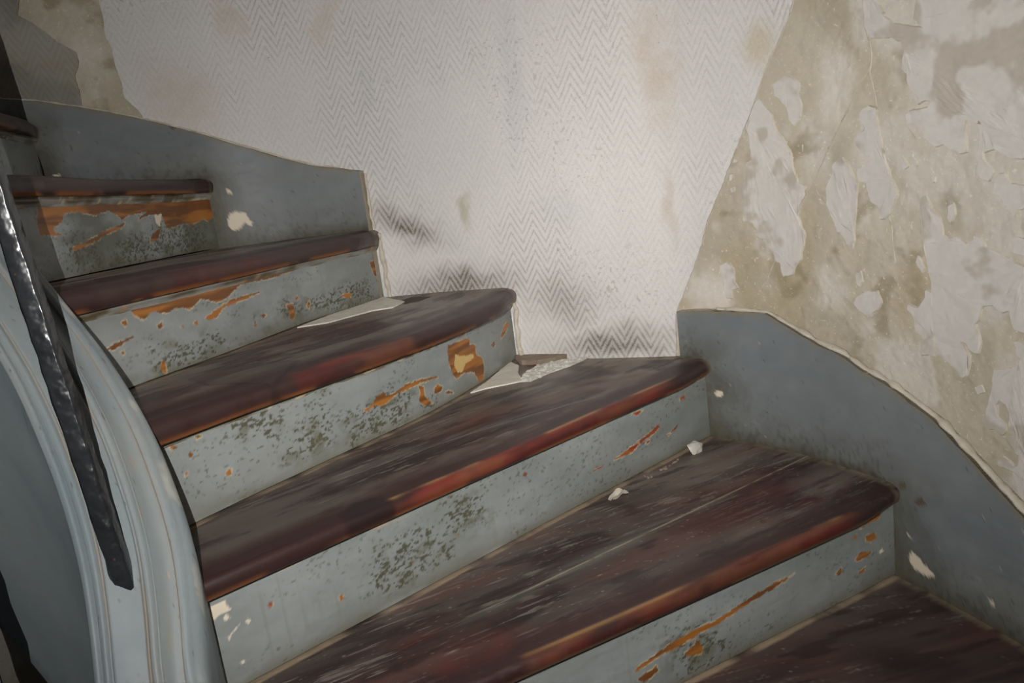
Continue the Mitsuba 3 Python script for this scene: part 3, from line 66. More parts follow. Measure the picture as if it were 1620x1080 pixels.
def grid(nu, nv):
    i = np.arange((nu - 1) * (nv - 1)); r, c = i // (nu - 1), i % (nu - 1); a = r * nu + c
    return np.concatenate([np.stack([a, a + 1, a + nu + 1], 1), np.stack([a, a + nu + 1, a + nu], 1)])
def flipf(f): return f[:, ::-1]
def cat(*ms):
    V, Fs, Cs, n = [], [], [], 0
    for v, f, c in ms:
        v = v.reshape(-1, 3); V.append(v); Fs.append(f + n); n += len(v); Cs.append(np.broadcast_to(c, v.shape) if np.ndim(c) < 2 else c.reshape(-1, 3))
    return np.concatenate(V), np.concatenate(Fs), np.concatenate(Cs)
def numbered(key):
    if key not in scene: return key
    n = 1
    while f'{key}_{n:03d}' in scene: n += 1
    return f'{key}_{n:03d}'
def add(key, mesh, bsdf, smooth=False, color=None, uv=None, **lab):
    key = numbered(key); scene[key] = mikit.ply(mesh, bsdf, smooth=smooth, color=color, uv=uv)
    if lab: labels[key] = lab
    return key
def orient(v, f, ref):
    """flip so that the normals look towards ref (a point, or an array of one per face)"""
    n = np.cross(v[f[:, 1]] - v[f[:, 0]], v[f[:, 2]] - v[f[:, 0]]); m = v[f].mean(1)
    return f if (n * (ref - m)).sum() > 0 else flipf(f)

# ---------------------------------------------------------------- materials
def pr(base, rough, spec=.4, **k): return {'type': 'principled', 'base_color': base, 'roughness': rough, 'specular': spec, **k}
VC = {'type': 'mesh_attribute', 'name': 'vertex_color'}
def two(b): return {'type': 'twosided', 'bsdf': b}
def bump(tex, scale, b): return {'type': 'bumpmap', 'arbitrary': tex, 'scale': scale, 'bsdf': b}

def gauss(poly):
    """centre and inverse shape of a blot, from its outline in (arc, height)"""
    p = np.array([(s_of(a), z) for a, z in poly]); P = shapely.Polygon(p).buffer(0); c = np.array(P.centroid.coords[0])
    q = np.array(P.exterior.segmentize(.01).coords) - c; S = q.T @ q / len(q) + 1e-7 * np.eye(2); A = np.linalg.inv(S) / 2
    return c, A
def blot(g, x, y, hard=1.6):
    (cx, cy), A = g; dx, dy = x - float(cx), y - float(cy)
    q = float(A[0, 0]) * dx * dx + 2 * float(A[0, 1]) * dx * dy + float(A[1, 1]) * dy * dy
    return dr.exp(-q ** hard)
G = {k: gauss(v) for k, v in TR['stain'].items()}; B = {k: gauss(v) for k, v in TR['blotch'].items()}

PER, ROWH, SLOPE = .057, .0225, 1.75
def herring(uv):
    x, y = uv.x + .045 * uv.y, uv.y
    w = (fbm(x * 9, y * 9) - .5) * .006
    t = x / PER; t = dr.abs(t - dr.floor(t) - .5) * PER * SLOPE
    ph = (y + w + t) / ROWH
    return .5 + .5 * dr.sin(ph * (2 * math.pi)), ph
def paper_colour(p, n, uv):
    x, y = uv.x, uv.y
    wx, wy = x + (fbm(x * 22, y * 22, 1.) - .5) * .05, y + (fbm(x * 22, y * 22, 5.) - .5) * .05
    hr, _ = herring(uv)
    fib = fbm(x * 420, y * 420, 2., 2)
    thread = noise(x * 330, y * 330, 4.)
    soot = dr.maximum(dr.maximum(blot(G['soot1'], wx, wy, 1.), blot(G['soot2'], wx, wy, 1.)), dr.maximum(blot(G['soot3'], wx, wy, 1.), .5 * blot(G['soot4'], wx, wy, 1.)))
    tan = sum(.9 * blot(G[k], wx, wy) for k in ('tan1', 'tan2')) + sum(.7 * blot(G[k], wx, wy) for k in ('tan4', 'tan5', 'tan6'))
    dirty = smoothstep(.40, .75, fbm(x * 5, y * 5, 9., 4))
    col = mix(L3(198, 194, 190), L3(188, 185, 182), fbm(x * 3, y * 3, 3.))
    col = mix(col, L3(176, 176, 176), .4 * dr.clip(blot(G['grey1'], wx, wy) + .8 * blot(G['grey2'], wx, wy) + .6 * blot(G['grey3'], wx, wy), 0, 1))
    k = (.10 + .24 * dirty + .55 * soot) * dr.clip(1 - .8 * tan, 0, 1)
    col = mix(col, L3(120, 116, 110), k * smoothstep(.45, .95, 1 - hr) * (.35 + .9 * thread))
    col = mix(col, L3(176, 160, 144), .62 * dr.clip(tan, 0, 1) * (.5 + .7 * fbm(x * 40, y * 40, 7.)))
    col = mix(col, L3(180, 168, 146), .8 * blot(G['tan3'], wx, wy))
    col = mix(col, L3(158, 150, 126), .7 * blot(G['ol1'], wx, wy))
    col = mix(col, L3(88, 79, 67), dr.clip(.92 * soot * (.55 + .7 * fib) * (1 - .35 * hr), 0, .9))
    spk = smoothstep(.80, .86, noise(x * 210, y * 210, 11.)) * smoothstep(.5, .75, fbm(x * 6, y * 6, 13.))
    col = mix(col, L3(124, 116, 106), .3 * spk)
    spots = smoothstep(.925, .95, fbm(x * 95, y * 120, 31., 2))
    col = mix(col, L3(120, 108, 92), .55 * spots * smoothstep(.45, .6, fbm(x * 4, y * 4, 17.)))
    return col * (.93 + .14 * fib)
def paper_height(p, n, uv):
    hr, ph = herring(uv)
    return hr * .6 + .4 * fbm(uv.x * 420, uv.y * 420, 2., 2)
scene['mat_wallpaper'] = two(bump(mikit.proc(paper_height, .0008), .0007, pr(mikit.proc(paper_colour), .75, .2)))

def plaster_colour(p, n, uv):
    x, y = uv.x, uv.y
    wx, wy = x + (fbm(x * 30, y * 30, 1.) - .5) * .04, y + (fbm(x * 30, y * 30, 5.) - .5) * .04
    a = smoothstep(.32, .68, fbm(x * 7, y * 5, 3., 4))
    col = mix(L3(176, 167, 150), L3(160, 151, 133), a)
    col = mix(col, L3(158, 142, 112), .45 * smoothstep(.52, .75, fbm(x * 8, y * 6, 21., 3)))
    col = mix(col, L3(186, 179, 170), .85 * smoothstep(.50, .68, fbm(x * 11, y * 9, 41., 4)))
    col = mix(col, L3(128, 116, 90), .6 * smoothstep(.60, .80, fbm(x * 16, y * 20, 61., 4)))
    l = dr.clip(blot(B['lt1'], wx, wy, 2.) + blot(B['lt2'], wx, wy) + blot(B['lt3'], wx, wy) + blot(B['lt4'], wx, wy), 0, 1)
    col = mix(col, L3(194, 187, 178), .85 * l)
    fl = smoothstep(.86, .90, fbm(x * 150, y * 110, 3., 2)) * smoothstep(.45, .6, fbm(x * 9, y * 9, 77.))
    col = mix(col, L3(206, 200, 190), .7 * fl)
    sp = smoothstep(.90, .93, noise(x * 330, y * 330, 6.)); col = mix(col, L3(222, 214, 200), .40 * sp)
    return col * (.94 + .12 * fbm(x * 160, y * 160, 2.))
def plaster_height(p, n, uv): return .6 * fbm(uv.x * 14, uv.y * 14, 2., 4) + .25 * fbm(uv.x * 120, uv.y * 120, 4., 2)
scene['mat_plaster'] = two(bump(mikit.proc(plaster_height, .0015), .007, pr(mikit.proc(plaster_colour), .7, .25)))
def skin_colour(p, n, uv):
    x, y = uv.x, uv.y
    col = mix(L3(190, 184, 177), L3(182, 178, 173), fbm(x * 10, y * 10, 3.))
    col = mix(col, L3(160, 150, 137), .75 * smoothstep(.55, .68, fbm(x * 17, y * 17, 23., 4)))
    return col * (.96 + .08 * fbm(x * 150, y * 150, 2.))
scene['mat_paint_skin'] = two(bump(mikit.proc(plaster_height, .0015), .002, pr(mikit.proc(skin_colour), .6, .3)))
def old_paper(p, n, uv):
    x, y = uv.x, uv.y; hr, _ = herring(uv)
    col = mix(L3(150, 146, 138), L3(126, 122, 114), smoothstep(.35, .7, fbm(x * 8, y * 8, 3., 4)))
    col = mix(col, L3(150, 138, 112), .3 * smoothstep(.6, .75, fbm(x * 14, y * 22, 33.)))
    return col * (.92 + .1 * hr)
scene['mat_old_paper'] = two(bump(mikit.proc(paper_height, .0008), .0005, pr(mikit.proc(old_paper), .75, .2)))
def seam_colour(p, n, uv):
    c = mix(L3(190, 183, 169), L3(162, 153, 138), fbm(p.x * 60, p.y * 60, p.z * 60))
    return mix(c, L3(128, 118, 98), .6 * smoothstep(.62, .8, fbm(p.x * 70, p.y * 70, p.z * 70 + 5)))
scene['mat_seam'] = two(pr(mikit.proc(seam_colour), .8, .2))
def wood_h(p, n, uv): return fbm(uv.x * 12, uv.y * 160, 1., 3) * .7 + .3 * fbm(uv.x * 60, uv.y * 60, 5., 2)
scene['mat_tread'] = two(bump(mikit.proc(wood_h, .0015), .0016, pr(VC, .42, .45)))
def paint_h(p, n, uv): return fbm(uv.x * 25, uv.y * 140, 3., 3)
scene['mat_paint'] = two(bump(mikit.proc(paint_h, .0015), .0010, pr(VC, .40, .45)))
def string_h(p, n, uv): return fbm(p.x * 30, p.y * 30, p.z * 30, 3)
scene['mat_string'] = two(bump(mikit.proc(string_h, .002), .0012, pr(VC, .50, .28)))
def iron_h(p, n, uv): return fbm(p.x * 110, p.y * 110, p.z * 80, 3)
def iron_c(p, n, uv):
    return mix(mix(L3(20, 22, 24), L3(34, 36, 39), fbm(p.x * 60, p.y * 60, p.z * 50)), L3(96, 58, 40), .5 * smoothstep(.93, .96, noise(p.x * 170, p.y * 170, p.z * 120)))
scene['mat_iron'] = two(bump(mikit.proc(iron_h, .0015), .0025, pr(mikit.proc(iron_c), .30, .6)))
scene['mat_dust'] = two(pr(mikit.proc(lambda p, n, uv: mix(L3(196, 192, 182), L3(172, 166, 152), fbm(p.x * 60, p.y * 60, p.z * 60))), .7, .25))
scene['mat_batten'] = two(pr(mikit.proc(lambda p, n, uv: mix(L3(140, 126, 112), L3(104, 90, 76), fbm(p.x * 30, p.y * 120, p.z * 60))), .8, .2))
scene['mat_rubble'] = two(pr(mikit.proc(lambda p, n, uv: mix(L3(206, 202, 194), L3(150, 144, 134), fbm(p.x * 90, p.y * 90, p.z * 90))), .85, .2))
scene['mat_dark_floor'] = two(pr({'type': 'rgb', 'value': L3(70, 60, 52)}, .7, .2))

# ---------------------------------------------------------------- walls
def wall_sheet(a0, a1, z0, z1, step, thick, off=0.0):
    s0, s1 = s_of(a0), s_of(a1); nu, nv = int((s1 - s0) / step) + 2, int((z1 - z0) / step) + 2
    s, z = np.meshgrid(np.linspace(s0, s1, nu), np.linspace(z0, z1, nv)); a = a_of(s)
    bulge = (n2(s, z, 2.2, 2.2, 3) - .5) * .006
    front = polar(rw(a) - off + bulge, a, z); back = polar(rw(a) + thick, a, z)
    uv = np.stack([s, z], -1)
    f = orient(front.reshape(-1, 3), grid(nu, nv), np.array([C[0], C[1], .8]))
    rim = np.r_[np.arange(nu), np.arange(nu) + (nv - 1) * nu]
    v = np.concatenate([front.reshape(-1, 3), back.reshape(-1, 3)]); u2 = np.concatenate([uv.reshape(-1, 2)] * 2); N = nu * nv
    loop = np.r_[np.arange(nu), (np.arange(1, nv)) * nu + nu - 1, np.arange(nu - 2, -1, -1) + (nv - 1) * nu, np.arange(nv - 2, 0, -1) * nu]
    l2 = np.roll(loop, -1); side = np.concatenate([np.stack([loop, l2, l2 + N], 1), np.stack([loop, l2 + N, loop + N], 1)])
    return (v, np.concatenate([f, flipf(f) + N, side])), u2
m, u = wall_sheet(-70, 44.5, -.75, 2.3, .02, .12); add('wall_right', m, 'mat_plaster', True, uv=u, label='curved plaster wall with peeling beige and grey paint on the right', kind='structure')
m, u = wall_sheet(44.5, 230, -.75, 2.3, .02, .12); add('wall_back', m, 'mat_plaster', True, uv=u, label='stairwell wall behind the upper steps, papered in white herringbone', kind='structure')

def paper_sheet(name, right, left, z0, z1, off, mat, du, **lab):
    right, left = (np.array(sorted(q, key=lambda t: t[1])) for q in (right, left))
    nv = int((z1 - z0) / .006) + 2; nu = int(du / .012) + 2
    zz = np.linspace(z0, z1, nv)
    def ext(q):
        a = np.interp(zz, q[:, 1], q[:, 0]); return a + (nnoise(np.stack([zz * 160, zz * 0, zz * 0], -1), 4) - .5) * .10
    sr, sl = s_of(ext(right)), s_of(ext(left)); t = np.linspace(0, 1, nu)[None]
    s = sr[:, None] * (1 - t) + sl[:, None] * t; z = np.repeat(zz[:, None], nu, 1); a = a_of(s)
    bulge = (n2(s, z, 2.2, 2.2, 3) - .5) * .006
    bub = (n2(s, z, 6, 3, 9) - .5) * .005
    edge = np.minimum(np.minimum(t * nu, (1 - t) * nu) / 4, 1) * np.ones_like(s)
    o = off + np.maximum(bub, -.0005) * edge
    front = polar(rw(a) + bulge - o, a, z); back = polar(rw(a) + bulge + .004, a, z); N = nu * nv
    f = orient(front.reshape(-1, 3), grid(nu, nv), np.array([C[0], C[1], .8]))
    loop = np.r_[np.arange(nu), (np.arange(1, nv)) * nu + nu - 1, np.arange(nu - 2, -1, -1) + (nv - 1) * nu, np.arange(nv - 2, 0, -1) * nu]; l2 = np.roll(loop, -1)
    V = np.concatenate([front.reshape(-1, 3), front.reshape(-1, 3)[loop], back.reshape(-1, 3)[loop]]); n = len(loop); i = np.arange(n); j = np.roll(i, -1)
    side = np.concatenate([np.stack([i, j, j + n], 1), np.stack([i, j + n, i + n], 1)]) + N
    U = np.stack([s, z], -1).reshape(-1, 2)
    return add(name, (V, np.concatenate([f, side])), mat, True, uv=np.concatenate([U, U[loop], U[loop]]), **lab)
wr = [(31.0, 1.3), (29.5, 2.3)] + [tuple(q) for q in TR['wpR'] if q[1] < 1.17] + [(43.6, .3)]
wl = [(93.4, 1.6), (94, 2.3)] + [tuple(q) for q in TR['wpL']] + [(90.6, 1.1), (90.6, .3)]
paper_sheet('wall_back__wallpaper', wr, wl, .30, 2.2, .0022, 'mat_wallpaper', 1.6, label='white herringbone wallpaper with sooty lower edge')
ol = [(100.0, 1.6), (101, 2.2)] + [tuple(q) for q in TR['oldp']] + [(96.9, 1.0)]
paper_sheet('wall_back__wallpaper', ol, [(140, 1.), (140, 2.2)], 1.0, 2.2, .0035, 'mat_old_paper', .9, label='older grey wallpaper remnant with a torn edge')

def wall_patch(poly, t, key, mat, seed, jit=.0016, **lab):
    p = np.array([(s_of(a), z) for a, z in poly]); P = shapely.Polygon(p).buffer(0)
    if P.geom_type != 'Polygon': P = max(P.geoms, key=lambda g: g.area)
    e = np.array(P.exterior.segmentize(.004).coords)[:-1]
    q = np.stack([e[:, 0] * 90, e[:, 1] * 90, np.full(len(e), seed * 3.1)], -1)
    e = e + (np.stack([nfbm(q, 3, 1), nfbm(q, 3, 2)], 1) - .5) * 4 * jit
    P = shapely.Polygon(e).buffer(0)
    if P.geom_type != 'Polygon': P = max(P.geoms, key=lambda g: g.area)
    m = trimesh.creation.extrude_polygon(shapely.Polygon(P.exterior), 1.0, engine='earcut')
    v, f = trimesh.remesh.subdivide_to_size(m.vertices, m.faces, .03) if np.ptp(p, 0).max() > .04 else (m.vertices, m.faces)
    v = np.asarray(v); s, z, h = v.T; a = a_of(s); bulge = (n2(s, z, 2.2, 2.2, 3) - .5) * .006
    lift = t * (1 + .8 * (nnoise(np.stack([s * 60, z * 60, s * 0], -1), 3) - .5))
    X = polar(rw(a) + bulge - np.where(h > .5, lift, -.003), a, z)
    m = trimesh.Trimesh(X, np.asarray(f), process=False)
    if m.volume < 0: m.invert()
    key = add(key, m, mat, False, uv=np.stack([s, z], 1), **lab)
    # the broken edge of the paint film, a thin pale chamfer
    e = np.array(shapely.Polygon(P.exterior).exterior.segmentize(.004).coords)[:-1]; n = len(e)
    if shapely.Polygon(e).exterior.is_ccw: e = e[::-1]
    tg = np.roll(e, -1, 0) - np.roll(e, 1, 0); nm = np.stack([-tg[:, 1], tg[:, 0]], 1) / (np.linalg.norm(tg, axis=1, keepdims=True) + 1e-9)
    w = .0016 * np.clip(nnoise(np.stack([e[:, 0] * 50, e[:, 1] * 50, e[:, 0] * 0 + seed], -1), 7) * 1.5 - .15 - .6 * nm[:, 0] + .1 , .12, 1.2)
    o = e + nm * w[:, None]
    def onw(q, h): return polar(rw(a_of(q[:, 0])) + (n2(q[:, 0], q[:, 1], 2.2, 2.2, 3) - .5) * .006 - h, a_of(q[:, 0]), q[:, 1])
    l0 = t * (1 + .8 * (nnoise(np.stack([e[:, 0] * 60, e[:, 1] * 60, e[:, 0] * 0], -1), 3) - .5))
    V = np.concatenate([onw(e, l0 + .0002), onw(o, .0001), onw(o, -.002), onw(e, -.002)]); i = np.arange(n); j = np.roll(i, -1); Fs = []
    for k in range(4):
        a0, a1 = k * n, ((k + 1) % 4) * n; Fs += [np.stack([a0 + i, a0 + j, a1 + j], 1), np.stack([a0 + i, a1 + j, a1 + i], 1)]
    M = trimesh.Trimesh(V, np.concatenate(Fs), process=False)
    if M.volume < 0: M.invert()
    add(key + '__torn_edge', M, 'mat_seam', False)
    return key
for i, (k, poly) in enumerate(TR['patch'].items()):
    wall_patch(poly, .0030 if k in 'acdefgh' else .0022, 'wall_right__paint_patch', 'mat_paint_skin', i)

def tube(path, rad, key, mat, sq=1.0, closed=True, n=7, **lab):
    path = np.asarray(path, float); rad = np.broadcast_to(rad, len(path))
    t = np.gradient(path, axis=0); t /= np.linalg.norm(t, axis=1, keepdims=True)
    outw = path - np.array([C[0], C[1], 0]); outw[:, 2] = 0; outw /= np.linalg.norm(outw, axis=1, keepdims=True)
    b = np.cross(t, outw); b /= np.linalg.norm(b, axis=1, keepdims=True) + 1e-12
    w = np.linspace(0, 2 * np.pi, n, endpoint=False)
    ring = path[:, None] + rad[:, None, None] * (np.cos(w)[None, :, None] * outw[:, None] * sq + np.sin(w)[None, :, None] * b[:, None])
    M = len(path); v = ring.reshape(-1, 3); i, j = np.meshgrid(np.arange(M - 1), np.arange(n), indexing='ij'); a0, a1 = i * n + j, i * n + (j + 1) % n
    f = np.concatenate([np.stack([a0, a1, a1 + n], -1).reshape(-1, 3), np.stack([a0, a1 + n, a0 + n], -1).reshape(-1, 3)])
    caps = [[0, k + 1, k] for k in range(1, n - 1)] + [[(M - 1) * n, (M - 1) * n + k, (M - 1) * n + k + 1] for k in range(1, n - 1)]
    f = np.concatenate([f, np.array(caps)]); m = trimesh.Trimesh(v, f, process=False)
    if m.volume < 0: m.invert()
    return add(key, m, mat, True, **lab)
def dense(pts, step=.006):
    p = np.array([(s_of(a), z) for a, z in pts]); d = np.r_[0, np.cumsum(np.hypot(*np.diff(p, axis=0).T))]; u = np.linspace(0, d[-1], int(d[-1] / step) + 2)
    return np.interp(u, d, p[:, 0]), np.interp(u, d, p[:, 1])
for i, q in enumerate(TR['ridge']):
    s, z = dense(q); s = s + (nnoise(np.stack([z * 60, s * 60, s * 0 + i], -1), 2) - .5) * .003; a = a_of(s)
    tube(polar(rw(a) - .0005, a, z), (.0013 if i < 2 else .0010) * (.5 + nnoise(np.stack([s * 45, z * 45, s * 0], -1), 5)), 'wall_right__plaster_ridge', 'mat_seam', n=6)

# ---------------------------------------------------------------- wall strings
BLUE, BLUED, GRIME, OCHRE, RUST, CREAM = lin([113, 117, 118]), lin([102, 107, 110]), lin([72, 68, 54]), lin([178, 98, 32]), lin([140, 52, 34]), lin([204, 190, 162])
def floor_z(a):
    """height of the tread surface at the wall"""
    a = np.asarray(a, float); z = np.full(a.shape, -3 * H)
    for k in range(-2, 10): z = np.where(a >= phi(k, np.full(a.shape, 1.45)), k * H, z)
    return z
def string_board(name, top, a0, a1, seed, **lab):
    top = np.array(sorted(top)); s0, s1 = s_of(a0), s_of(a1); nu, nv = int((s1 - s0) / .004) + 2, 110
    s, t = np.meshgrid(np.linspace(s0, s1, nu), np.linspace(0, 1, nv)); a = a_of(s)
    zt = np.interp(a, top[:, 0], top[:, 1]); zb = zt - .46
    zt = zt + (nnoise(np.stack([s * 50, s * 0, s * 0], -1), seed) - .5) * .003
    z = zb + (zt - zb) * t; TH = .022
    face = polar(rw(a) - TH + (n2(s, z, 3, 3, seed) - .5) * .004, a, z)
    col = mixn(BLUE * np.ones(s.shape + (3,)), BLUED, sst(.3, .7, n2(s, z, 6, 9, seed + 1)))
    col = mixn(col, lin([118, 120, 116]), .6 * sst(.5, .75, n2(s, z, 5, 14, seed + 2, 4)))
    hgt = z - floor_z(a)
    d = 0
    for sh in (-.3, .4, 1.1, 1.8, 2.5, 3.2):
        hh = np.maximum(z - floor_z(a + sh + 3 * (n2(s, z, 20, 20, 3) - .5)), 0); d = d + np.exp(-hh / .038) * sst(.15, .55, n2(s, z, 18, 26, seed + 3, 4) + .25 * np.exp(-hh / .01)) / 6
    col = mixn(col, GRIME, np.clip(.95 * d, 0, 1))
    sp = sst(.62, .70, n2(s, z, 150, 110, seed + 5, 3) + .12 * np.exp(-np.maximum(hgt, 0) / .03)) * np.exp(-np.maximum(hgt, 0) / .05); col = mixn(col, lin([52, 50, 40]), .5 * sp)
    col = mixn(col, lin([168, 168, 160]), .45 * sst(.80, .86, n2(s, z, 140, 260, seed + 6, 2)))
    col = mixn(col, GRIME, .7 * sst(.84, .88, n2(s, z, 170, 130, seed + 8, 2)))
    col = col * (.88 + .18 * n2(s, z, 45, 45, seed + 12, 4) + .06 * n2(s, z, 300, 300, seed + 13, 2))[..., None]
    ed = sst(.012, .0, zt - z) * sst(.25, .6, n2(s, z, 60, 60, seed + 7)); col = mixn(col, lin([120, 108, 84]), .8 * ed)
    for kind, c in (('cream', lin([196, 184, 164])), ('brown', lin([84, 76, 62]))):
        for poly in TR['wsm'][kind]:
            pp = [(s_of(x), y) for x, y in poly]; sd = signed(pp, s, z, .01) + (n2(s, z, 200, 200, 4) - .5) * .006
            col = mixn(col, c, sst(-.001, .001, sd))
    f = grid(nu, nv); f = orient(face.reshape(-1, 3), f, np.array([C[0], C[1], .8]))
    back = polar(rw(a) + .002, a, z); N = nu * nv
    loop = np.r_[np.arange(nu), (np.arange(1, nv)) * nu + nu - 1, np.arange(nu - 2, -1, -1) + (nv - 1) * nu, np.arange(nv - 2, 0, -1) * nu]; l2 = np.roll(np.arange(len(loop)), -1); n = len(loop); i = np.arange(n)
    fv, bv, fc = face.reshape(-1, 3), back.reshape(-1, 3), col.reshape(-1, 3)
    V = np.concatenate([fv, fv[loop], bv[loop]]); side = np.concatenate([np.stack([i, l2, l2 + n], 1), np.stack([i, l2 + n, i + n], 1)]) + N
    ec = np.broadcast_to(lin([140, 130, 112]), (n, 3))
    uv = np.stack([s, z], -1).reshape(-1, 2)
    return add(name, (V, np.concatenate([f, side])), 'mat_paint', True, color=np.concatenate([fc, ec, ec]), uv=np.concatenate([uv, uv[loop], uv[loop]]), **lab)
Rtop = TR['Rtop'] + [[10, .262], [0, .12], [-30, -.25], [-70, -.70]]
Ltop = TR['Ltop'] + [[112, 1.32], [130, 1.52], [160, 1.85]]
string_board('staircase__wall_string', Rtop, -60, 42.46, 11, label='blue-grey wall string sweeping down on the right')
string_board('staircase__wall_string', Ltop, 70.8, 150, 31, label='blue-grey wall string beside the upper steps')
for name, top, a0, a1, r0 in (('wall_right__plaster_seam', Rtop, -40, 42.4, .0038), ('wall_back__plaster_seam', Ltop, 70.9, 140, .0024)):
    q = np.array(sorted(top)); q = q[(q[:, 0] >= a0) & (q[:, 0] <= a1)]; s, z = dense(q, .004); a = a_of(s)
    ra = r0 * (.35 + 1.3 * nfbm(np.stack([s * 55, s * 0, s * 0], -1), 4, 8))
    tube(polar(rw(a) - .010 - .3 * ra, a, z + ra * .75), ra, name, 'mat_seam', sq=1.7, n=9)
def vseam(a_fn, r_fn, z0, z1, rad, key):
    z = np.arange(z0, z1, .004); w = (nfbm(np.stack([z * 40, z * 0, z * 0], -1), 3, 6) - .5)
    tube(polar(r_fn, a_fn + w * .5, z), rad * (.6 + nfbm(np.stack([z * 55, z * 0 + 3, z * 0], -1), 3, 2)), key, 'mat_seam', n=7)
vseam(57.1, rw(57.1) - .004, 3 * H - .01, 4 * H - .01, .0050, 'wall_back__plaster_seam')
vseam(70.2, rw(70.2) - .004, 4 * H - .01, 5 * H - .012, .0050, 'wall_back__plaster_seam')
vseam(70.6, rw(70.6) - .006, 5 * H, 5 * H + .135, .0026, 'wall_back__plaster_seam')

# ---------------------------------------------------------------- risers
NOSES = {2: (.031, .030), 3: (.031, .030), 4: (.037, .043), 5: (.040, .036), 1: (.031, .030)}          # thickness and overhang of each nosing, as they vary
def nose(k): return NOSES.get(k, (.036, .032))
def riser(k, fine):
    NOSE, OVER = nose(k)
    du, dv = (.0022, .0022) if fine else (.01, .01)
    r_out = float(rw(phi(k, 1.45))) - .003
    nu, nv = int((r_out - .455) / du) + 2, int((H - NOSE) / dv) + 2
    r, v = np.meshgrid(np.linspace(.455, r_out, nu), np.linspace(.0028, H - NOSE + .004, nv))
    a = phi(k, r); sd = k * 13
    wob = (n2(r, v, 5, 5, sd) - .5) * .002
    face = polar(r, a - np.degrees(wob / r), (k - 1) * H + v)
    top = H - NOSE
    col = mixn(lin([138, 142, 141]) * np.ones(r.shape + (3,)), lin([122, 127, 126]), sst(.3, .7, n2(r, v, 6, 14, sd + 1, 4)))
    col = col * (.86 + .20 * n2(r, v, 40, 60, sd + 30, 4) + .08 * n2(r, v, 330, 330, sd + 31, 2))[..., None]
    out = sst(r_out - .28, r_out, r)                                                     # grubbier where nobody steps
    grey = {6: 1.3, 5: .45}.get(k, .25)
    col = mixn(col, lin([92, 94, 86] if k == 6 else [104, 106, 98]), np.clip(grey * sst(.35, .7, n2(r, v, 7, 16, sd + 2, 4)) + .45 * out * sst(.3, .65, n2(r, v, 10, 14, sd + 3)), 0, 1))
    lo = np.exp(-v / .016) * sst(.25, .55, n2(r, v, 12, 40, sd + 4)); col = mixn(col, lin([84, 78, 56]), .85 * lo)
    g = np.zeros_like(r)
    for poly in TR['grime'].get(k, []): g = np.maximum(g, sst(-.03, .02, signed(poly, r, v, .03)))
    base = .42 + .50 * g
    fleck = sst(.57, .66, n2(r, v, 170, 300, sd + 5, 3) + .10 * (g - .35)) * sst(.42, .62, n2(r, v, 9, 16, sd + 6) + .22 * g)
    col = mixn(col, lin([70, 68, 52]), np.clip(.85 * fleck * base * 1.6, 0, .9))
    smear = g * sst(.48, .66, n2(r, v, 40, 60, sd + 7, 4)); col = mixn(col, lin([84, 82, 60]), .65 * smear)
    drip = sst(.80, .86, nnoise(np.stack([r * 260, v * 3 + sd, v * 0], -1), 2)) * sst(.4, .6, n2(r, v, 20, 12, sd + 8)); col = mixn(col, lin([112, 112, 100]), .22 * drip)
    wood = mixn(lin([150, 96, 42]) * np.ones(r.shape + (3,)), lin([106, 66, 34]), sst(.35, .65, n2(r, v, 10, 120, sd + 9)))
    # bare wood under the nosing
    amt = {6: .60, 5: .42, 4: .44, 3: .40, 2: .42}.get(k, .3)
    bandh = .010 + .012 * n2(r, v * 0, 14, 1, sd + 10)
    band = sst(0, .002, v - (top - bandh)) * sst(.52, .58, n2(r, v, 16, 60, sd + 11) + (amt - .5))
    col = mixn(col, lin([176, 150, 112]) if k in (2, 3) else wood, .8 * band)
    for poly in TR['chip'].get(k, []):
        s_ = signed(poly, r, v, .012) + (n2(r, v, 170, 170, sd + 12, 3) - .5) * .0055
        col = mixn(col, lin([196, 180, 146]), .55 * sst(-.0028, -.0012, s_) * sst(.40, .6, n2(r, v, 60, 60, sd + 13)))
        red = .75 * sst(.45, .6, n2(r, v, 14, 30, sd + 14)) if k == 3 else 0 * r
        col = mixn(col, mixn(wood, RUST, red), sst(-.0008, .0006, s_))
    for poly in TR['cream'].get(k, []):
        s_ = signed(poly, r, v, .012) + (n2(r, v, 150, 150, sd + 15, 3) - .5) * .006; col = mixn(col, lin([208, 196, 176]) if k != 4 else lin([190, 162, 104]), sst(-.0008, .0008, s_))
    n = nu * nv; f = orient(face.reshape(-1, 3), grid(nu, nv), polar(1., phi(k, 1.) - 20, k * H))
    back = polar(r, a + np.degrees(.016 / r), (k - 1) * H + v)
    i = np.arange(nu); e = np.concatenate([i, i + n - nu]); fv, bv = face.reshape(-1, 3), back.reshape(-1, 3)
    V = np.concatenate([fv, fv[e], bv[e]]); j = np.arange(nu - 1)
    q = lambda p0, p1: np.concatenate([np.stack([p0 + j, p0 + j + 1, p1 + j + 1], 1), np.stack([p0 + j, p1 + j + 1, p1 + j], 1)])
    Fs = np.concatenate([f, q(n, n + 2 * nu), q(n + nu, n + 3 * nu), q(n + 2 * nu, n + 3 * nu)])
    uv = np.stack([r + k * 3., v], -1).reshape(-1, 2); cc = col.reshape(-1, 3); ec = np.broadcast_to(lin([60, 52, 42]), (2 * nu, 3))
    add('staircase__riser', (V, Fs), 'mat_paint', True, color=np.concatenate([cc, cc[e], ec]), uv=np.concatenate([uv, uv[e], uv[e]]))
    # small moulding in the angle under the nosing
    rr = np.linspace(.455, r_out, 260); mh, mw = (.009, .005) if k in (2, 3) else (.015, .010); pts = [(-.0005, top - mh), (-mw * .6, top - mh * .55), (-mw, top + .001)]
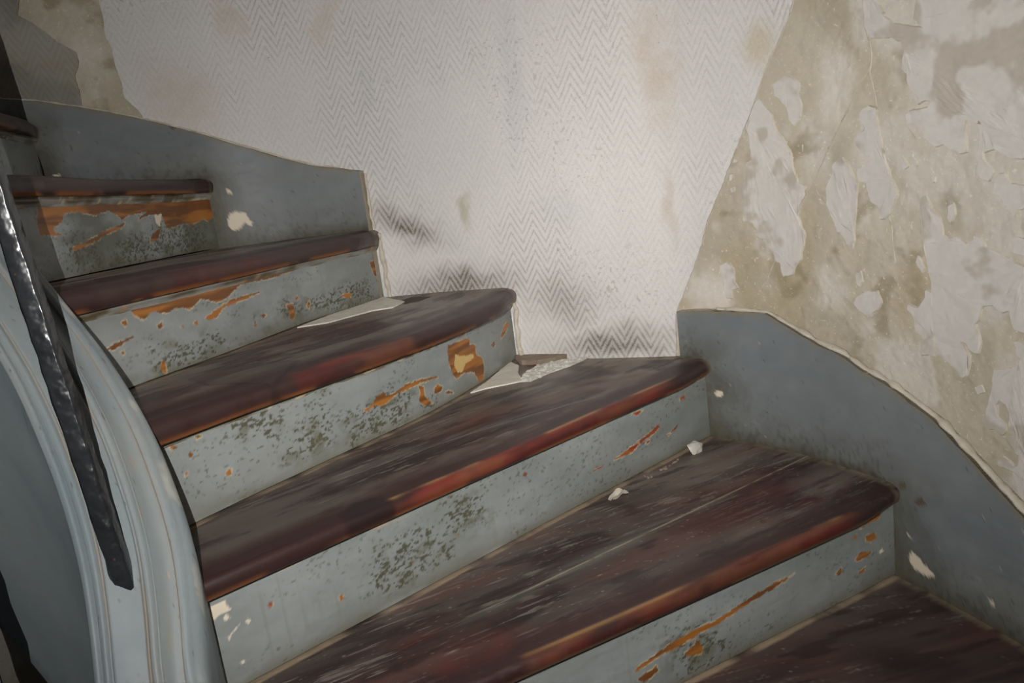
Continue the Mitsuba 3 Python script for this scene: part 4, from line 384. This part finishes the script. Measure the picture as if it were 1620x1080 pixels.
    P = np.stack([polar(rr, phi(k, rr) - np.degrees((.0 - d) / rr), (k - 1) * H + z + (nnoise(np.stack([rr * 60, rr * 0 + z * 900, rr * 0], -1), 3) - .5) * .0025) for d, z in [(p[0], p[1]) for p in pts] + [(.006, top + .001), (.006, top - mh)]])
    cm = mixn(lin([122, 122, 115]) * np.ones(P.shape), lin([84, 74, 56]), sst(.4, .6, n2(np.broadcast_to(rr, P.shape[:2]), np.arange(5)[:, None] * .01 + 0 * rr, 22, 90, sd + 20)))
    cm = mixn(cm, lin([200, 180, 140]) if k != 5 else lin([176, 110, 50]), .5 * sst(.62, .72, n2(np.broadcast_to(rr, P.shape[:2]), np.arange(5)[:, None] * .01 + 0 * rr, 40, 90, sd + 21)))
    Pv = P.reshape(-1, 3); fm = orient(Pv, grid(260, 5), polar(1., phi(k, 1.) - 20, k * H - .3)); last = np.arange(259)
    fm = np.concatenate([fm, np.stack([last, last + 4 * 260, last + 4 * 260 + 1], 1), np.stack([last, last + 4 * 260 + 1, last + 1], 1)])
    uu = np.stack([np.broadcast_to(rr, P.shape[:2]), np.arange(5)[:, None] * .01 + 0 * rr], -1).reshape(-1, 2)
    add('staircase__nosing_moulding', (Pv, fm), 'mat_paint', True, color=cm.reshape(-1, 3), uv=uu)

# ---------------------------------------------------------------- treads
def tread_colour(k, r, a, d, zoff, top):
    """d: metres in front of the riser line below (negative: behind it); zoff: height below the tread's top"""
    sd = 200 + k * 17
    pa = phi(k + 1, r); back = np.radians(pa - a) * r                                    # distance from the next riser
    gr = n2(r, d, 5, 70, sd, 4); cl = n2(r, d, 6, 9, sd + 1, 4)
    dark, brown, dust = lin([41, 29, 28]), lin([66, 48, 44]), lin([116, 106, 98])
    col = mixn(dark * np.ones(r.shape + (3,)), brown, sst(.35, .7, .5 * gr + .5 * cl))
    w = {6: .35, 5: 1.7, 4: .60, 3: .32, 2: .20, 1: .06}.get(k, .2)
    rr = (r - .47) / 1.0
    du = np.clip(w * sst(.30, .70,   .30 * gr + .70 * sst(.34, .62, n2(r, d, 5, 12, sd + 40, 5))) + {5: .5, 4: .75, 3: .70, 2: .45}.get(k, .15) * sst(.50, .95, rr) * sst(.38, .6, n2(r, d, 9, 14, sd + 2)) + .28 * sst(.06, .0, back) , 0, 1)
    du = du * np.where(d > .0, .45, 1.) * (1 if k > 1 else .6)
    col = mixn(col, dust, np.clip(du, 0, .85))
    col = mixn(col, lin([88, 44, 38]), .40 * sst(.5, .75, n2(r, d, 4, 14, sd + 3, 3)))
    scr = sst(.70, .78, nnoise(np.stack([r * 26 + 0 * d, d * 420, r * 0 + sd], -1), 3)) * sst(.55, .75, n2(r, d, 10, 10, sd + 4)); col = mixn(col, lin([120, 108, 100]), .35 * scr)
    pin = sst(.82, .87, n2(r, d, 330, 330, sd + 5, 2)); col = mixn(col, lin([150, 140, 130]), .5 * pin)
    bl = sst(.55, .68, n2(r, d, 12, 60, sd + 22, 4)); col = mixn(col, lin([34, 25, 24]), .6 * bl)
    sc2 = sst(.62, .72, n2(r, d, 22, 240, sd + 33, 3)) * sst(.45, .62, n2(r, d, 5, 10, sd + 34, 3)); col = mixn(col, lin([132, 122, 114]), .45 * sc2)
    front = sst(-.036, .002, d)                                                          # the worn nosing
    col = mixn(col, lin([46, 27, 26]), .85 * front)
    if k in TR['red']:
        (r0, _), (r1, _) = TR['red'][k]; lim = sst(r0 - .01, r0 + .01, r) * sst(r1 + .06, r1 - .05, r)
        stren = {3: 1., 2: .8, 4: .8, 5: .25}[k]
        core = sst(.012 if k < 4 else .010, .024 if k < 4 else .030, d + .014 * (n2(r, d, 14, 40, sd + 6) - .5)) * sst(nose(k)[0], nose(k)[0] - .012, zoff)
        red = mixn(lin([98, 38, 32]) * np.ones(r.shape + (3,)), lin([72, 32, 29]), sst(.35, .65, n2(r, d, 12, 90, sd + 7)))
        red = mixn(red, lin([110, 72, 48]), .4 * sst(.5, .62, n2(r, d, 9, 120, sd + 8)))
        col = mixn(col, red, np.clip(stren * lim * core * sst(.28, .5, n2(r, d, 12, 40, sd + 9)), 0, 1))
        if k in (2, 3):
            tl = np.exp(-((d - .020) / .003) ** 2) * lim * sst(.45, .62, n2(r, d * 0, 9, 1, sd + 10)); col = mixn(col, lin([160, 124, 78]), .6 * tl)
    low = sst(nose(k)[0] - .010, nose(k)[0], zoff) * sst(.42, .56, n2(r, zoff, 10, 40, sd + 11)); col = mixn(col, lin([140, 84, 42]) if k >= 3 else lin([112, 84, 52]), .75 * low)
    sb = sst(.012, .006, back + .006 * (n2(r, d * 0, 25, 1, sd + 12) - .5)) * sst(.30, .5, n2(r, d, 20, 60, sd + 13) + (.1 if k in (2, 3, 1) else -.02)); col = mixn(col, lin([150, 132, 110]), .8 * sb * sst(.25, .6, n2(r, d * 0, 18, 1, sd + 31, 4)))
    wd = rw(a) - .022 - r; ws = sst(.02, .0, wd) * sst(.3, .6, n2(r, a, 40, 2, sd + 14)); col = mixn(col, lin([120, 108, 88]), .7 * ws)
    for nm, c, st in (('oval3', lin([34, 24, 25]), .8), ('oval4', lin([58, 44, 42]), .5), ('oval2', lin([92, 34, 26]), .5)):
        kk, poly = TR['tread'][nm]
        if kk == k:
            q = [(x, y * .0126) for x, y in poly]; s_ = signed(q, r, a * .0126, .03)
            edge = np.exp(-((s_) / .004) ** 2)
            if nm == 'oval2': col = mixn(col, c, st * sst(.0, .03, s_) * sst(.3, .55, n2(r, d, 8, 20, 3)))
            else: col = mixn(col, c, st * sst(-.002, .006, s_) * sst(.1, .5, n2(r, d, 12, 60, 5)))
            col = mixn(col, lin([30, 20, 20]), (.22 if nm == 'oval2' else .5) * edge)
    if k == 3:
        ja = np.interp(r, [.62, .806, .92, 1.19, 1.3], [52.5, 48.25, 46.62, 42.4, 40.9]); dl = np.radians(a - ja) * r
        ln = np.exp(-(dl / .0016) ** 2) * sst(1.28, 1.2, r) * sst(.62, .72, r); col = mixn(col, lin([126, 118, 112]), .6 * ln * sst(.3, .6, n2(r, d, 12, 3, 7)))
        fe = np.exp(-(np.abs(dl - .006) / .016) ** 2) * sst(1.25, 1.0, r) * sst(.62, .75, r); col = mixn(col, lin([112, 104, 100]), .45 * fe * sst(.4, .62, n2(r, d, 7, 90, 8)))
    if k == 2:
        dl = np.radians(a - 32.33) * r
        fe = np.exp(-(np.abs(dl) / .014) ** 2) * sst(.7, .9, r) * sst(1.35, 1.15, r); col = mixn(col, lin([96, 100, 92]), .7 * fe * sst(.38, .6, n2(r, d, 7, 70, 8)))
        ln = np.exp(-(dl / .0022) ** 2) * sst(.75, .95, r) * sst(.25, .55, n2(r, d, 30, 3, 9)); col = mixn(col, lin([150, 138, 118]), .65 * ln)
        ft = sst(.62, .70, n2(r, d, 34, 60, 77, 2)) * sst(1.15, 1.3, r) * sst(1.5, 1.42, r) * sst(-.14, -.07, d) * sst(.0, -.03, d); col = mixn(col, lin([70, 24, 22]), .6 * ft)
    return col
def tread_mesh(k, fine, lo_fn, nosed, hi_fn):
    NOSE, OVER = nose(k)
    """one board between the angles lo_fn(r) (front) and hi_fn(r) (back); nosed: ends in the rounded nosing instead of lo_fn"""
    nr = 330 if fine else 60; nt = 120 if fine else 14
    u = np.linspace(0, 1, nr)[:, None]
    prof = []
    if nosed:
        w = np.linspace(math.pi / 2, -math.pi / 2, 14); R_ = NOSE / 2
        q_ = .011 if k in (1, 2, 3) else .018; arc = [((-q_ + q_ * math.cos(x)) if x > 0 else (-.007 + .007 * math.cos(x)), -R_ + R_ * math.sin(x)) for x in w]; bot = [(None, -NOSE), (-.012, -NOSE)]
    r_guess = .465 + u * 1.0
    tt = np.linspace(0, 1, nt)
    def place(j, r):
        """angle, d, z offset of profile point j on radius r"""
        pk = phi(k, r)
        if nosed:
            back_d = -np.radians(hi_fn(r) - pk) * r
            end = rw(pk) - .02 - r; ov = OVER * (.45 + .55 * sst(-.01, .13, end)); front_d = ov - q_
            if j < nt: d = back_d + (front_d - back_d) * (1 - (1 - tt[j]) ** 1.0); z = 0 * d - .0035 * sst(-.02, .02, d)
            else:
                q = (arc + bot)[j - nt]; d = (ov + q[0]) if j - nt < 14 else np.full(r.shape, 0. if q[0] is None else q[0]); z = np.full(r.shape, q[1] - .0035 * (1 if q[1] > -.018 else 0) * (1 + q[1] / .018))
        else:
            bd, fd = -np.radians(hi_fn(r) - pk) * r, -np.radians(lo_fn(r) - pk) * r
            if j < nt: d = bd + (fd - bd) * tt[j]; z = 0 * d
            else: d = fd + 0; z = np.full(r.shape, -.004 if j == nt else -.03)
        ang = pk - np.degrees(np.where(d > 0, np.arcsin(np.clip(d / r, -1, 1)), d / r))
        return ang, d, z
    nj = nt + (16 if nosed else 2); A, D, Z, Rr = [], [], [], []
    for j in range(nj):
        r = .465 + u[:, 0] * 1.0
        for _ in range(4):
            ang, d, z = place(j, r); r0 = rin(ang) + .001; r1 = rw(ang) + .003 - (.0 if True else 0); r = r0 + u[:, 0] * (r1 - r0)
        ang, d, z = place(j, r); A.append(ang); D.append(d); Z.append(z); Rr.append(r)
    A, D, Z, Rr = map(np.array, (A, D, Z, Rr))
    warp = (n2(Rr, D, 4, 4, k) - .5) * .003 * sst(.02, -.03, D) - .0025 * np.exp(-((Rr - .95) / .2) ** 2) * sst(-.05, .01, D) * sst(-.03, -.005, Z)
    X = polar(Rr, A, k * H + Z + warp)
    col = tread_colour(k, Rr, A, D, -Z, None)
    f = grid(nr, nj); v = X.reshape(-1, 3)
    nrm = np.cross(v[f[:, 1]] - v[f[:, 0]], v[f[:, 2]] - v[f[:, 0]])
    if nrm[:nr * 4, 2].sum() < 0: f = flipf(f)
    # underside
    b = X[[0, nj - 1]].copy(); b[:, :, 2] = k * H - .030; bv = b.reshape(-1, 3); n = len(v); j = np.arange(nr - 1)
    q = lambda p0, p1: np.concatenate([np.stack([p0 + j, p0 + j + 1, p1 + j + 1], 1), np.stack([p0 + j, p1 + j + 1, p1 + j], 1)])
    Fs = np.concatenate([f, q(n, n + nr), q(0, n)]); V = np.concatenate([v, bv]); cc = np.concatenate([col.reshape(-1, 3), np.broadcast_to(lin([60, 44, 36]), (2 * nr, 3))])
    uv = np.stack([Rr + 3 * k, D], -1).reshape(-1, 2); uv = np.concatenate([uv, uv[:nr], uv[-nr:]])
    return (V, Fs), cc, uv
def tread(k, fine):
    back = lambda r: phi(k + 1, r) + np.degrees(.018 / r)
    if k == 2:
        j0, j1 = (lambda r: np.full(np.shape(r), 32.33) - np.degrees(.0006 / r)), (lambda r: np.full(np.shape(r), 32.33) + np.degrees(.0006 / r))
        for args in ((None, True, j0), (j1, False, back)):
            m, c, u = tread_mesh(k, fine, *args); add('staircase__tread_board', m, 'mat_tread', True, color=c, uv=u, label='front board of the split tread, with the nosing' if args[1] else 'back board of the split tread, against the riser')
    else:
        m, c, u = tread_mesh(k, fine, None, True, back); add('staircase__tread', m, 'mat_tread', True, color=c, uv=u)
for k in range(-1, 9):
    tread(k, 1 <= k <= 6)
    riser(k, 2 <= k <= 6)

def plate(k, nm, t, key, mat, seed, jit=.0008, z0=0.0, **lab):
    kk, poly = TR['tread'][nm]; X = polar(*np.array(poly).T, 0.)[:, :2]; P = shapely.Polygon(X).buffer(0)
    e = np.array(P.exterior.segmentize(.006).coords)[:-1]; q = np.stack([e[:, 0] * 90, e[:, 1] * 90, np.full(len(e), seed)], -1)
    e = e + (np.stack([nfbm(q, 2, 1), nfbm(q, 2, 2)], 1) - .5) * 4 * jit; P = shapely.Polygon(e).buffer(0)
    if P.geom_type != 'Polygon': P = max(P.geoms, key=lambda g: g.area)
    m = trimesh.creation.extrude_polygon(P, t + .004, engine='earcut'); m.apply_translation([0, 0, kk * H - .004 + z0]); return add(key, m, mat, False, **lab)
plate(4, 'white4', .0025, 'staircase__filler_board', 'mat_dust', 1, label='pale bare filler strip behind the fourth dark tread')
plate(3, 'white3', .0025, 'staircase__filler_board', 'mat_dust', 2, label='pale bare filler wedge in the corner of the third tread')
plate(3, 'batten3', .010, 'staircase__wall_batten', 'mat_batten', 3, .002, label='weathered wooden batten at the foot of the papered wall')
plate(4, 'hole4', .0005, 'staircase__open_gap', 'mat_dark_floor', 4, .002, label='dark gap under the torn wallpaper edge')

# ---------------------------------------------------------------- inner string
def string_colour(a, t, seed, z):
    s = np.radians(a) * .43; x, y = s, t
    col = mixn(lin([113, 121, 123]) * np.ones(a.shape + (3,)), lin([102, 112, 116]), sst(.3, .7, n2(x, y, 9, 14, seed, 4)))
    col = mixn(col, lin([122, 124, 121]), .6 * sst(.48, .72, n2(x, y, 7, 26, seed + 1, 4)))
    col = mixn(col, lin([128, 120, 104]), .6 * sst(.66, .78, n2(x, y, 26, 60, seed + 2, 3)))
    col = mixn(col, lin([70, 70, 64]), .7 * sst(.85, .89, n2(x, y, 220, 220, seed + 3, 2)))
    col = mixn(col, lin([176, 128, 96]), .7 * sst(.83, .87, n2(x, y, 130, 200, seed + 4, 2)))
    return col
def inner(key, prof, a0, a1, na, seed, parent=None, **lab):
    """prof: (well-ward share 0..1 of the string's width, extra radial offset, height over the string line)"""
    a = np.linspace(a0, a1, na)[:, None]; p = np.array(prof)
    w = rin(a) - rwell(a); r = rin(a) - p[None, :, 0] * w + p[None, :, 1]; z = zs(a) + p[None, :, 2]
    arc = np.radians(a) * .43 + 0 * r; cl = np.r_[0, np.cumsum(np.hypot(np.diff(p[:, 0] * .1 - p[:, 1]), np.diff(p[:, 2])))][None] + 0 * r
    nz = (n2(arc, cl, 9, 18, seed + 9, 3) - .5)
    X = polar(r + nz * .0025, a + 0 * r, z + nz * .0030)
    col = string_colour(a + 0 * r, cl, seed, z)
    if 'cap' in key:
        sh = np.broadcast_to(p[None, :, 0], r.shape)
        gv = (np.exp(-((sh - .44) / .022) ** 2) + .8 * np.exp(-((sh - .805) / .02) ** 2) + .7 * np.exp(-((sh - .125) / .02) ** 2)) * sst(.25, .6, n2(arc, cl, 14, 30, 5))
        col = mixn(col, lin([124, 110, 92]), np.clip(.75 * gv, 0, 1))
        ed = np.exp(-(sh / .03) ** 2) * sst(.5, .7, n2(arc, cl, 60, 60, 6)); col = mixn(col, lin([176, 168, 150]), .35 * ed)
    else:
        f2 = sst(.05, .01, np.abs(cl - cl[:, :1])) if False else 0 * r
    f = grid(len(p), na); v = X.reshape(-1, 3); mid = X[na // 2]; ref = polar(.42, a0 + (a1 - a0) * .5, zs(a0 + (a1 - a0) * .5) - .1)
    nrm = np.cross(v[f[:, 1]] - v[f[:, 0]], v[f[:, 2]] - v[f[:, 0]]); cen = v[f].mean(1)
    ang = np.degrees(np.arctan2(cen[:, 1] - C[1], cen[:, 0] - C[0])); ang = np.where(ang < -90, ang + 360, ang)
    rf = polar((rin(ang) + rwell(ang)) / 2, ang, zs(ang) - .1)
    if (nrm * (cen - rf)).sum() < 0: f = flipf(f)
    return add(key, (v, f), 'mat_string', True, color=col.reshape(-1, 3), uv=np.stack([arc, cl], -1).reshape(-1, 2), **lab)
def smoothprof(P, n):
    P = np.array(P, float); out = []
    for a_, b_ in zip(P[:-1], P[1:]):
        for t in np.linspace(0, 1, n, endpoint=False): out.append(a_ + (b_ - a_) * t)
    return out + [P[-1]]
def bead(x0, x1, h0, h1, bulge, n=8):
    return [(x0 + (x1 - x0) * t, 0, h0 + (h1 - h0) * t + bulge * math.sin(math.pi * t)) for t in np.linspace(0, 1, n)]
cap = [(0, .012, -.030), (0, .0115, -.016), (0, .009, -.007), (0, .005, -.002)] + bead(0., .12, 0, .001, .0025) + [(.125, 0, -.004)] + bead(.14, .32, -.004, .004, -.004) + [(.33, 0, .006)] + bead(.34, .42, .006, .008, .003) + [(.435, 0, .004), (.45, 0, .0035), (.46, 0, .007)] + bead(.47, .785, .0075, .0075, .0012) + [(.795, 0, .003), (.81, 0, .002)] + bead(.82, .90, .003, -.001, .004) + [(.905, 0, -.004)] + bead(.91, 1.0, -.004, -.010, .006) + [(1.0, .001, -.013), (1.0, .006, -.0165)]
cap = smoothprof(cap, 2)
inner('staircase__inner_string__cap_moulding', cap, -75, 160, 900, 71, label='moulded rounded top of the inner string')
body = smoothprof([(0, .012, -.030), (0, .012, -.30), (0, .012, -.60), (.5, .0, -.605), (1.0, .010, -.60), (1.0, .011, -.30), (1.0, .010, -.03), (1.0, .0065, -.0165)], 10)
inner('staircase__inner_string', body, -75, 160, 900, 81, label='blue-grey inner string curving round the open well')

# ---------------------------------------------------------------- iron railing
def bar(key, a0, r0, lean, zr, wdt, rot, n=80, **lab):
    b = polar(r0, a0, float(zs(a0)) - .02); L = float(zs(a0)) + zr - b[2]
    t = np.linspace(0, 1, n); ax = np.array([lean[0], lean[1], 1.0]); path = b + t[:, None] * ax * L
    h = wdt / 2; c = h * .70; sec = np.array([(h, -c), (h, c), (c, h), (-c, h), (-h, c), (-h, -c), (-c, -h), (c, -h)]); cr, sr = math.cos(rot), math.sin(rot); sec = sec @ np.array([[cr, sr], [-sr, cr]])
    X = path[:, None] + np.concatenate([sec, np.zeros((8, 1))], 1)[None]
    q = X * 70; X[:, :, :2] += (np.stack([nfbm(q, 2, 3), nfbm(q, 2, 4)], -1) - .5) * .0035
    m = len(sec); v = X.reshape(-1, 3); i, j = np.meshgrid(np.arange(n - 1), np.arange(m), indexing='ij'); p0, p1 = i * m + j, i * m + (j + 1) % m
    f = np.concatenate([np.stack([p0, p1, p1 + m], -1).reshape(-1, 3), np.stack([p0, p1 + m, p0 + m], -1).reshape(-1, 3)])
    f = np.concatenate([f, np.array([[0, k + 1, k] for k in range(1, m - 1)] + [[(n - 1) * m, (n - 1) * m + k, (n - 1) * m + k + 1] for k in range(1, m - 1)])])
    M = trimesh.Trimesh(v, f, process=False)
    if M.volume < 0: M.invert()
    return add(key, M, 'mat_iron', 35, **lab), path[-1]
tops = []
for i, a0 in enumerate((36.7, -5.0, 82.0, 127.0)):
    rr0 = {0: .399, 1: .392}.get(i, .415); an = math.radians(a0)
    ln = 0.055
    lean = (-ln * math.cos(an), -ln * math.sin(an))
    k, tp = bar('stair_railing__baluster', a0, rr0, lean, 1.25, .0195, an - .45); tops.append((a0, tp))
def rail():
    a = np.linspace(-12, 150, 260)[:, None]; sec = np.array([(-.018, 0), (-.018, .012), (-.010, .018), (.010, .018), (.018, .012), (.018, 0)])
    r = .405 - 0.055 * 1.26 + sec[None, :, 0]; X = polar(r, a + 0 * r, zs(a) + 1.245 + sec[None, :, 1]); n = 6; v = X.reshape(-1, 3)
    i, j = np.meshgrid(np.arange(259), np.arange(n), indexing='ij'); p0, p1 = i * n + j, i * n + (j + 1) % n
    f = np.concatenate([np.stack([p0, p1, p1 + n], -1).reshape(-1, 3), np.stack([p0, p1 + n, p0 + n], -1).reshape(-1, 3)])
    M = trimesh.Trimesh(v, f, process=False)
    if M.volume < 0: M.invert()
    add('stair_railing__handrail', M, 'mat_iron', 30)
rail()
labels['staircase'] = dict(label='winding wooden staircase with worn dark treads and chipped blue-grey risers', category='staircase')
labels['stair_railing'] = dict(label='black iron railing bar standing on the curved blue-grey inner string', category='railing')

# ---------------------------------------------------------------- bits of plaster lying about
rng = np.random.default_rng(5)
def rock(size, seed, flat=.6):
    m = trimesh.creation.icosphere(subdivisions=2); v = m.vertices
    v = v * (1 + .55 * (nfbm(v * 1.3 + seed * 5.1, 3, seed)[:, None] - .5)); v[:, 2] *= flat
    v = np.clip(v, -.8, .8); return trimesh.Trimesh(v * np.asarray(size) / 2, m.faces, process=False)
def inside(nm, n):
    kk, poly = TR['tread'][nm]; P = shapely.Polygon(polar(*np.array(poly).T, 0.)[:, :2]).buffer(0); b = P.bounds; out = []
    while len(out) < n:
        q = rng.uniform(b[:2], b[2:])
        if P.contains(shapely.Point(q)): out.append((q[0], q[1], kk * H))
    return out, P, kk
pts, P, kk = inside('rubble3', 150); ms = []
for i, q in enumerate(pts):
    sz = rng.uniform(.004, .013); m = rock((sz, sz * rng.uniform(.6, 1), sz), i, .7); m.apply_transform(trimesh.transformations.rotation_matrix(rng.uniform(0, 6.28), [0, 0, 1])); m.apply_translation([q[0], q[1], q[2] + sz * .18]); ms.append(m)
bed = trimesh.creation.extrude_polygon(P, .006, engine='earcut'); bed.apply_translation([0, 0, kk * H - .003]); ms.append(bed)
add('plaster_rubble', trimesh.util.concatenate(ms), 'mat_rubble', False, label='grey-white plaster rubble heaped in the corner under the papered wall', category='rubble', kind='stuff')
pts, P, kk = inside('chunk2', 1); c = P.centroid
m = trimesh.convex.convex_hull(np.clip(rng.normal(size=(40, 3)), -1.5, 1.5) * np.array([.013, .008, .007])); m.apply_transform(trimesh.transformations.rotation_matrix(.9, [0, 0, 1])); m.apply_translation([c.x, c.y, kk * H + .007])
add('plaster_chunk', m, 'mat_rubble', False, label='white plaster chunk lying against the riser on the lower tread', category='plaster')
pts, P, kk = inside('rub2', 26); ms = []
for i, q in enumerate(pts):
    sz = rng.uniform(.002, .006); m = rock((sz * 1.6, sz, sz), 300 + i, .6); m.apply_transform(trimesh.transformations.rotation_matrix(rng.uniform(0, 6.28), [0, 0, 1])); m.apply_translation([q[0], q[1], q[2] + sz * .15]); ms.append(m)
add('plaster_crumbs', trimesh.util.concatenate(ms), 'mat_batten', False, label='row of small plaster crumbs along the foot of the riser, left of the chunk', category='rubble', kind='stuff')
def curl():
    kk, poly = TR['tread']['flake2']; c = polar(*np.array(poly).mean(0), kk * H)
    u, v = np.meshgrid(np.linspace(-1, 1, 24), np.linspace(-1, 1, 10)); ang = math.radians(np.array(poly).mean(0)[1])
    x = u * .024; y = v * .007 * (1 - .5 * u * u); z = .004 + .010 * v * v * (1 - u * u) + .002 * np.sin(u * 5)
    X = np.stack([c[0] + math.cos(ang) * x - math.sin(ang) * y, c[1] + math.sin(ang) * x + math.cos(ang) * y, c[2] + z], -1); n = 240
    Y = X.copy(); Y[..., 2] -= .0012; f = grid(24, 10)
    return np.concatenate([X.reshape(-1, 3), Y.reshape(-1, 3)]), np.concatenate([f, flipf(f) + n])
add('paint_flake', curl(), 'mat_seam', True, label='curled pale paint flake on the lower tread beside the riser', category='paint flake')

fl = trimesh.creation.cylinder(1.7, .1, sections=96); fl.apply_translation([C[0], C[1], -.85]); add('floor', fl, 'mat_dark_floor', False, label='dark floor at the bottom of the stairwell', kind='structure')
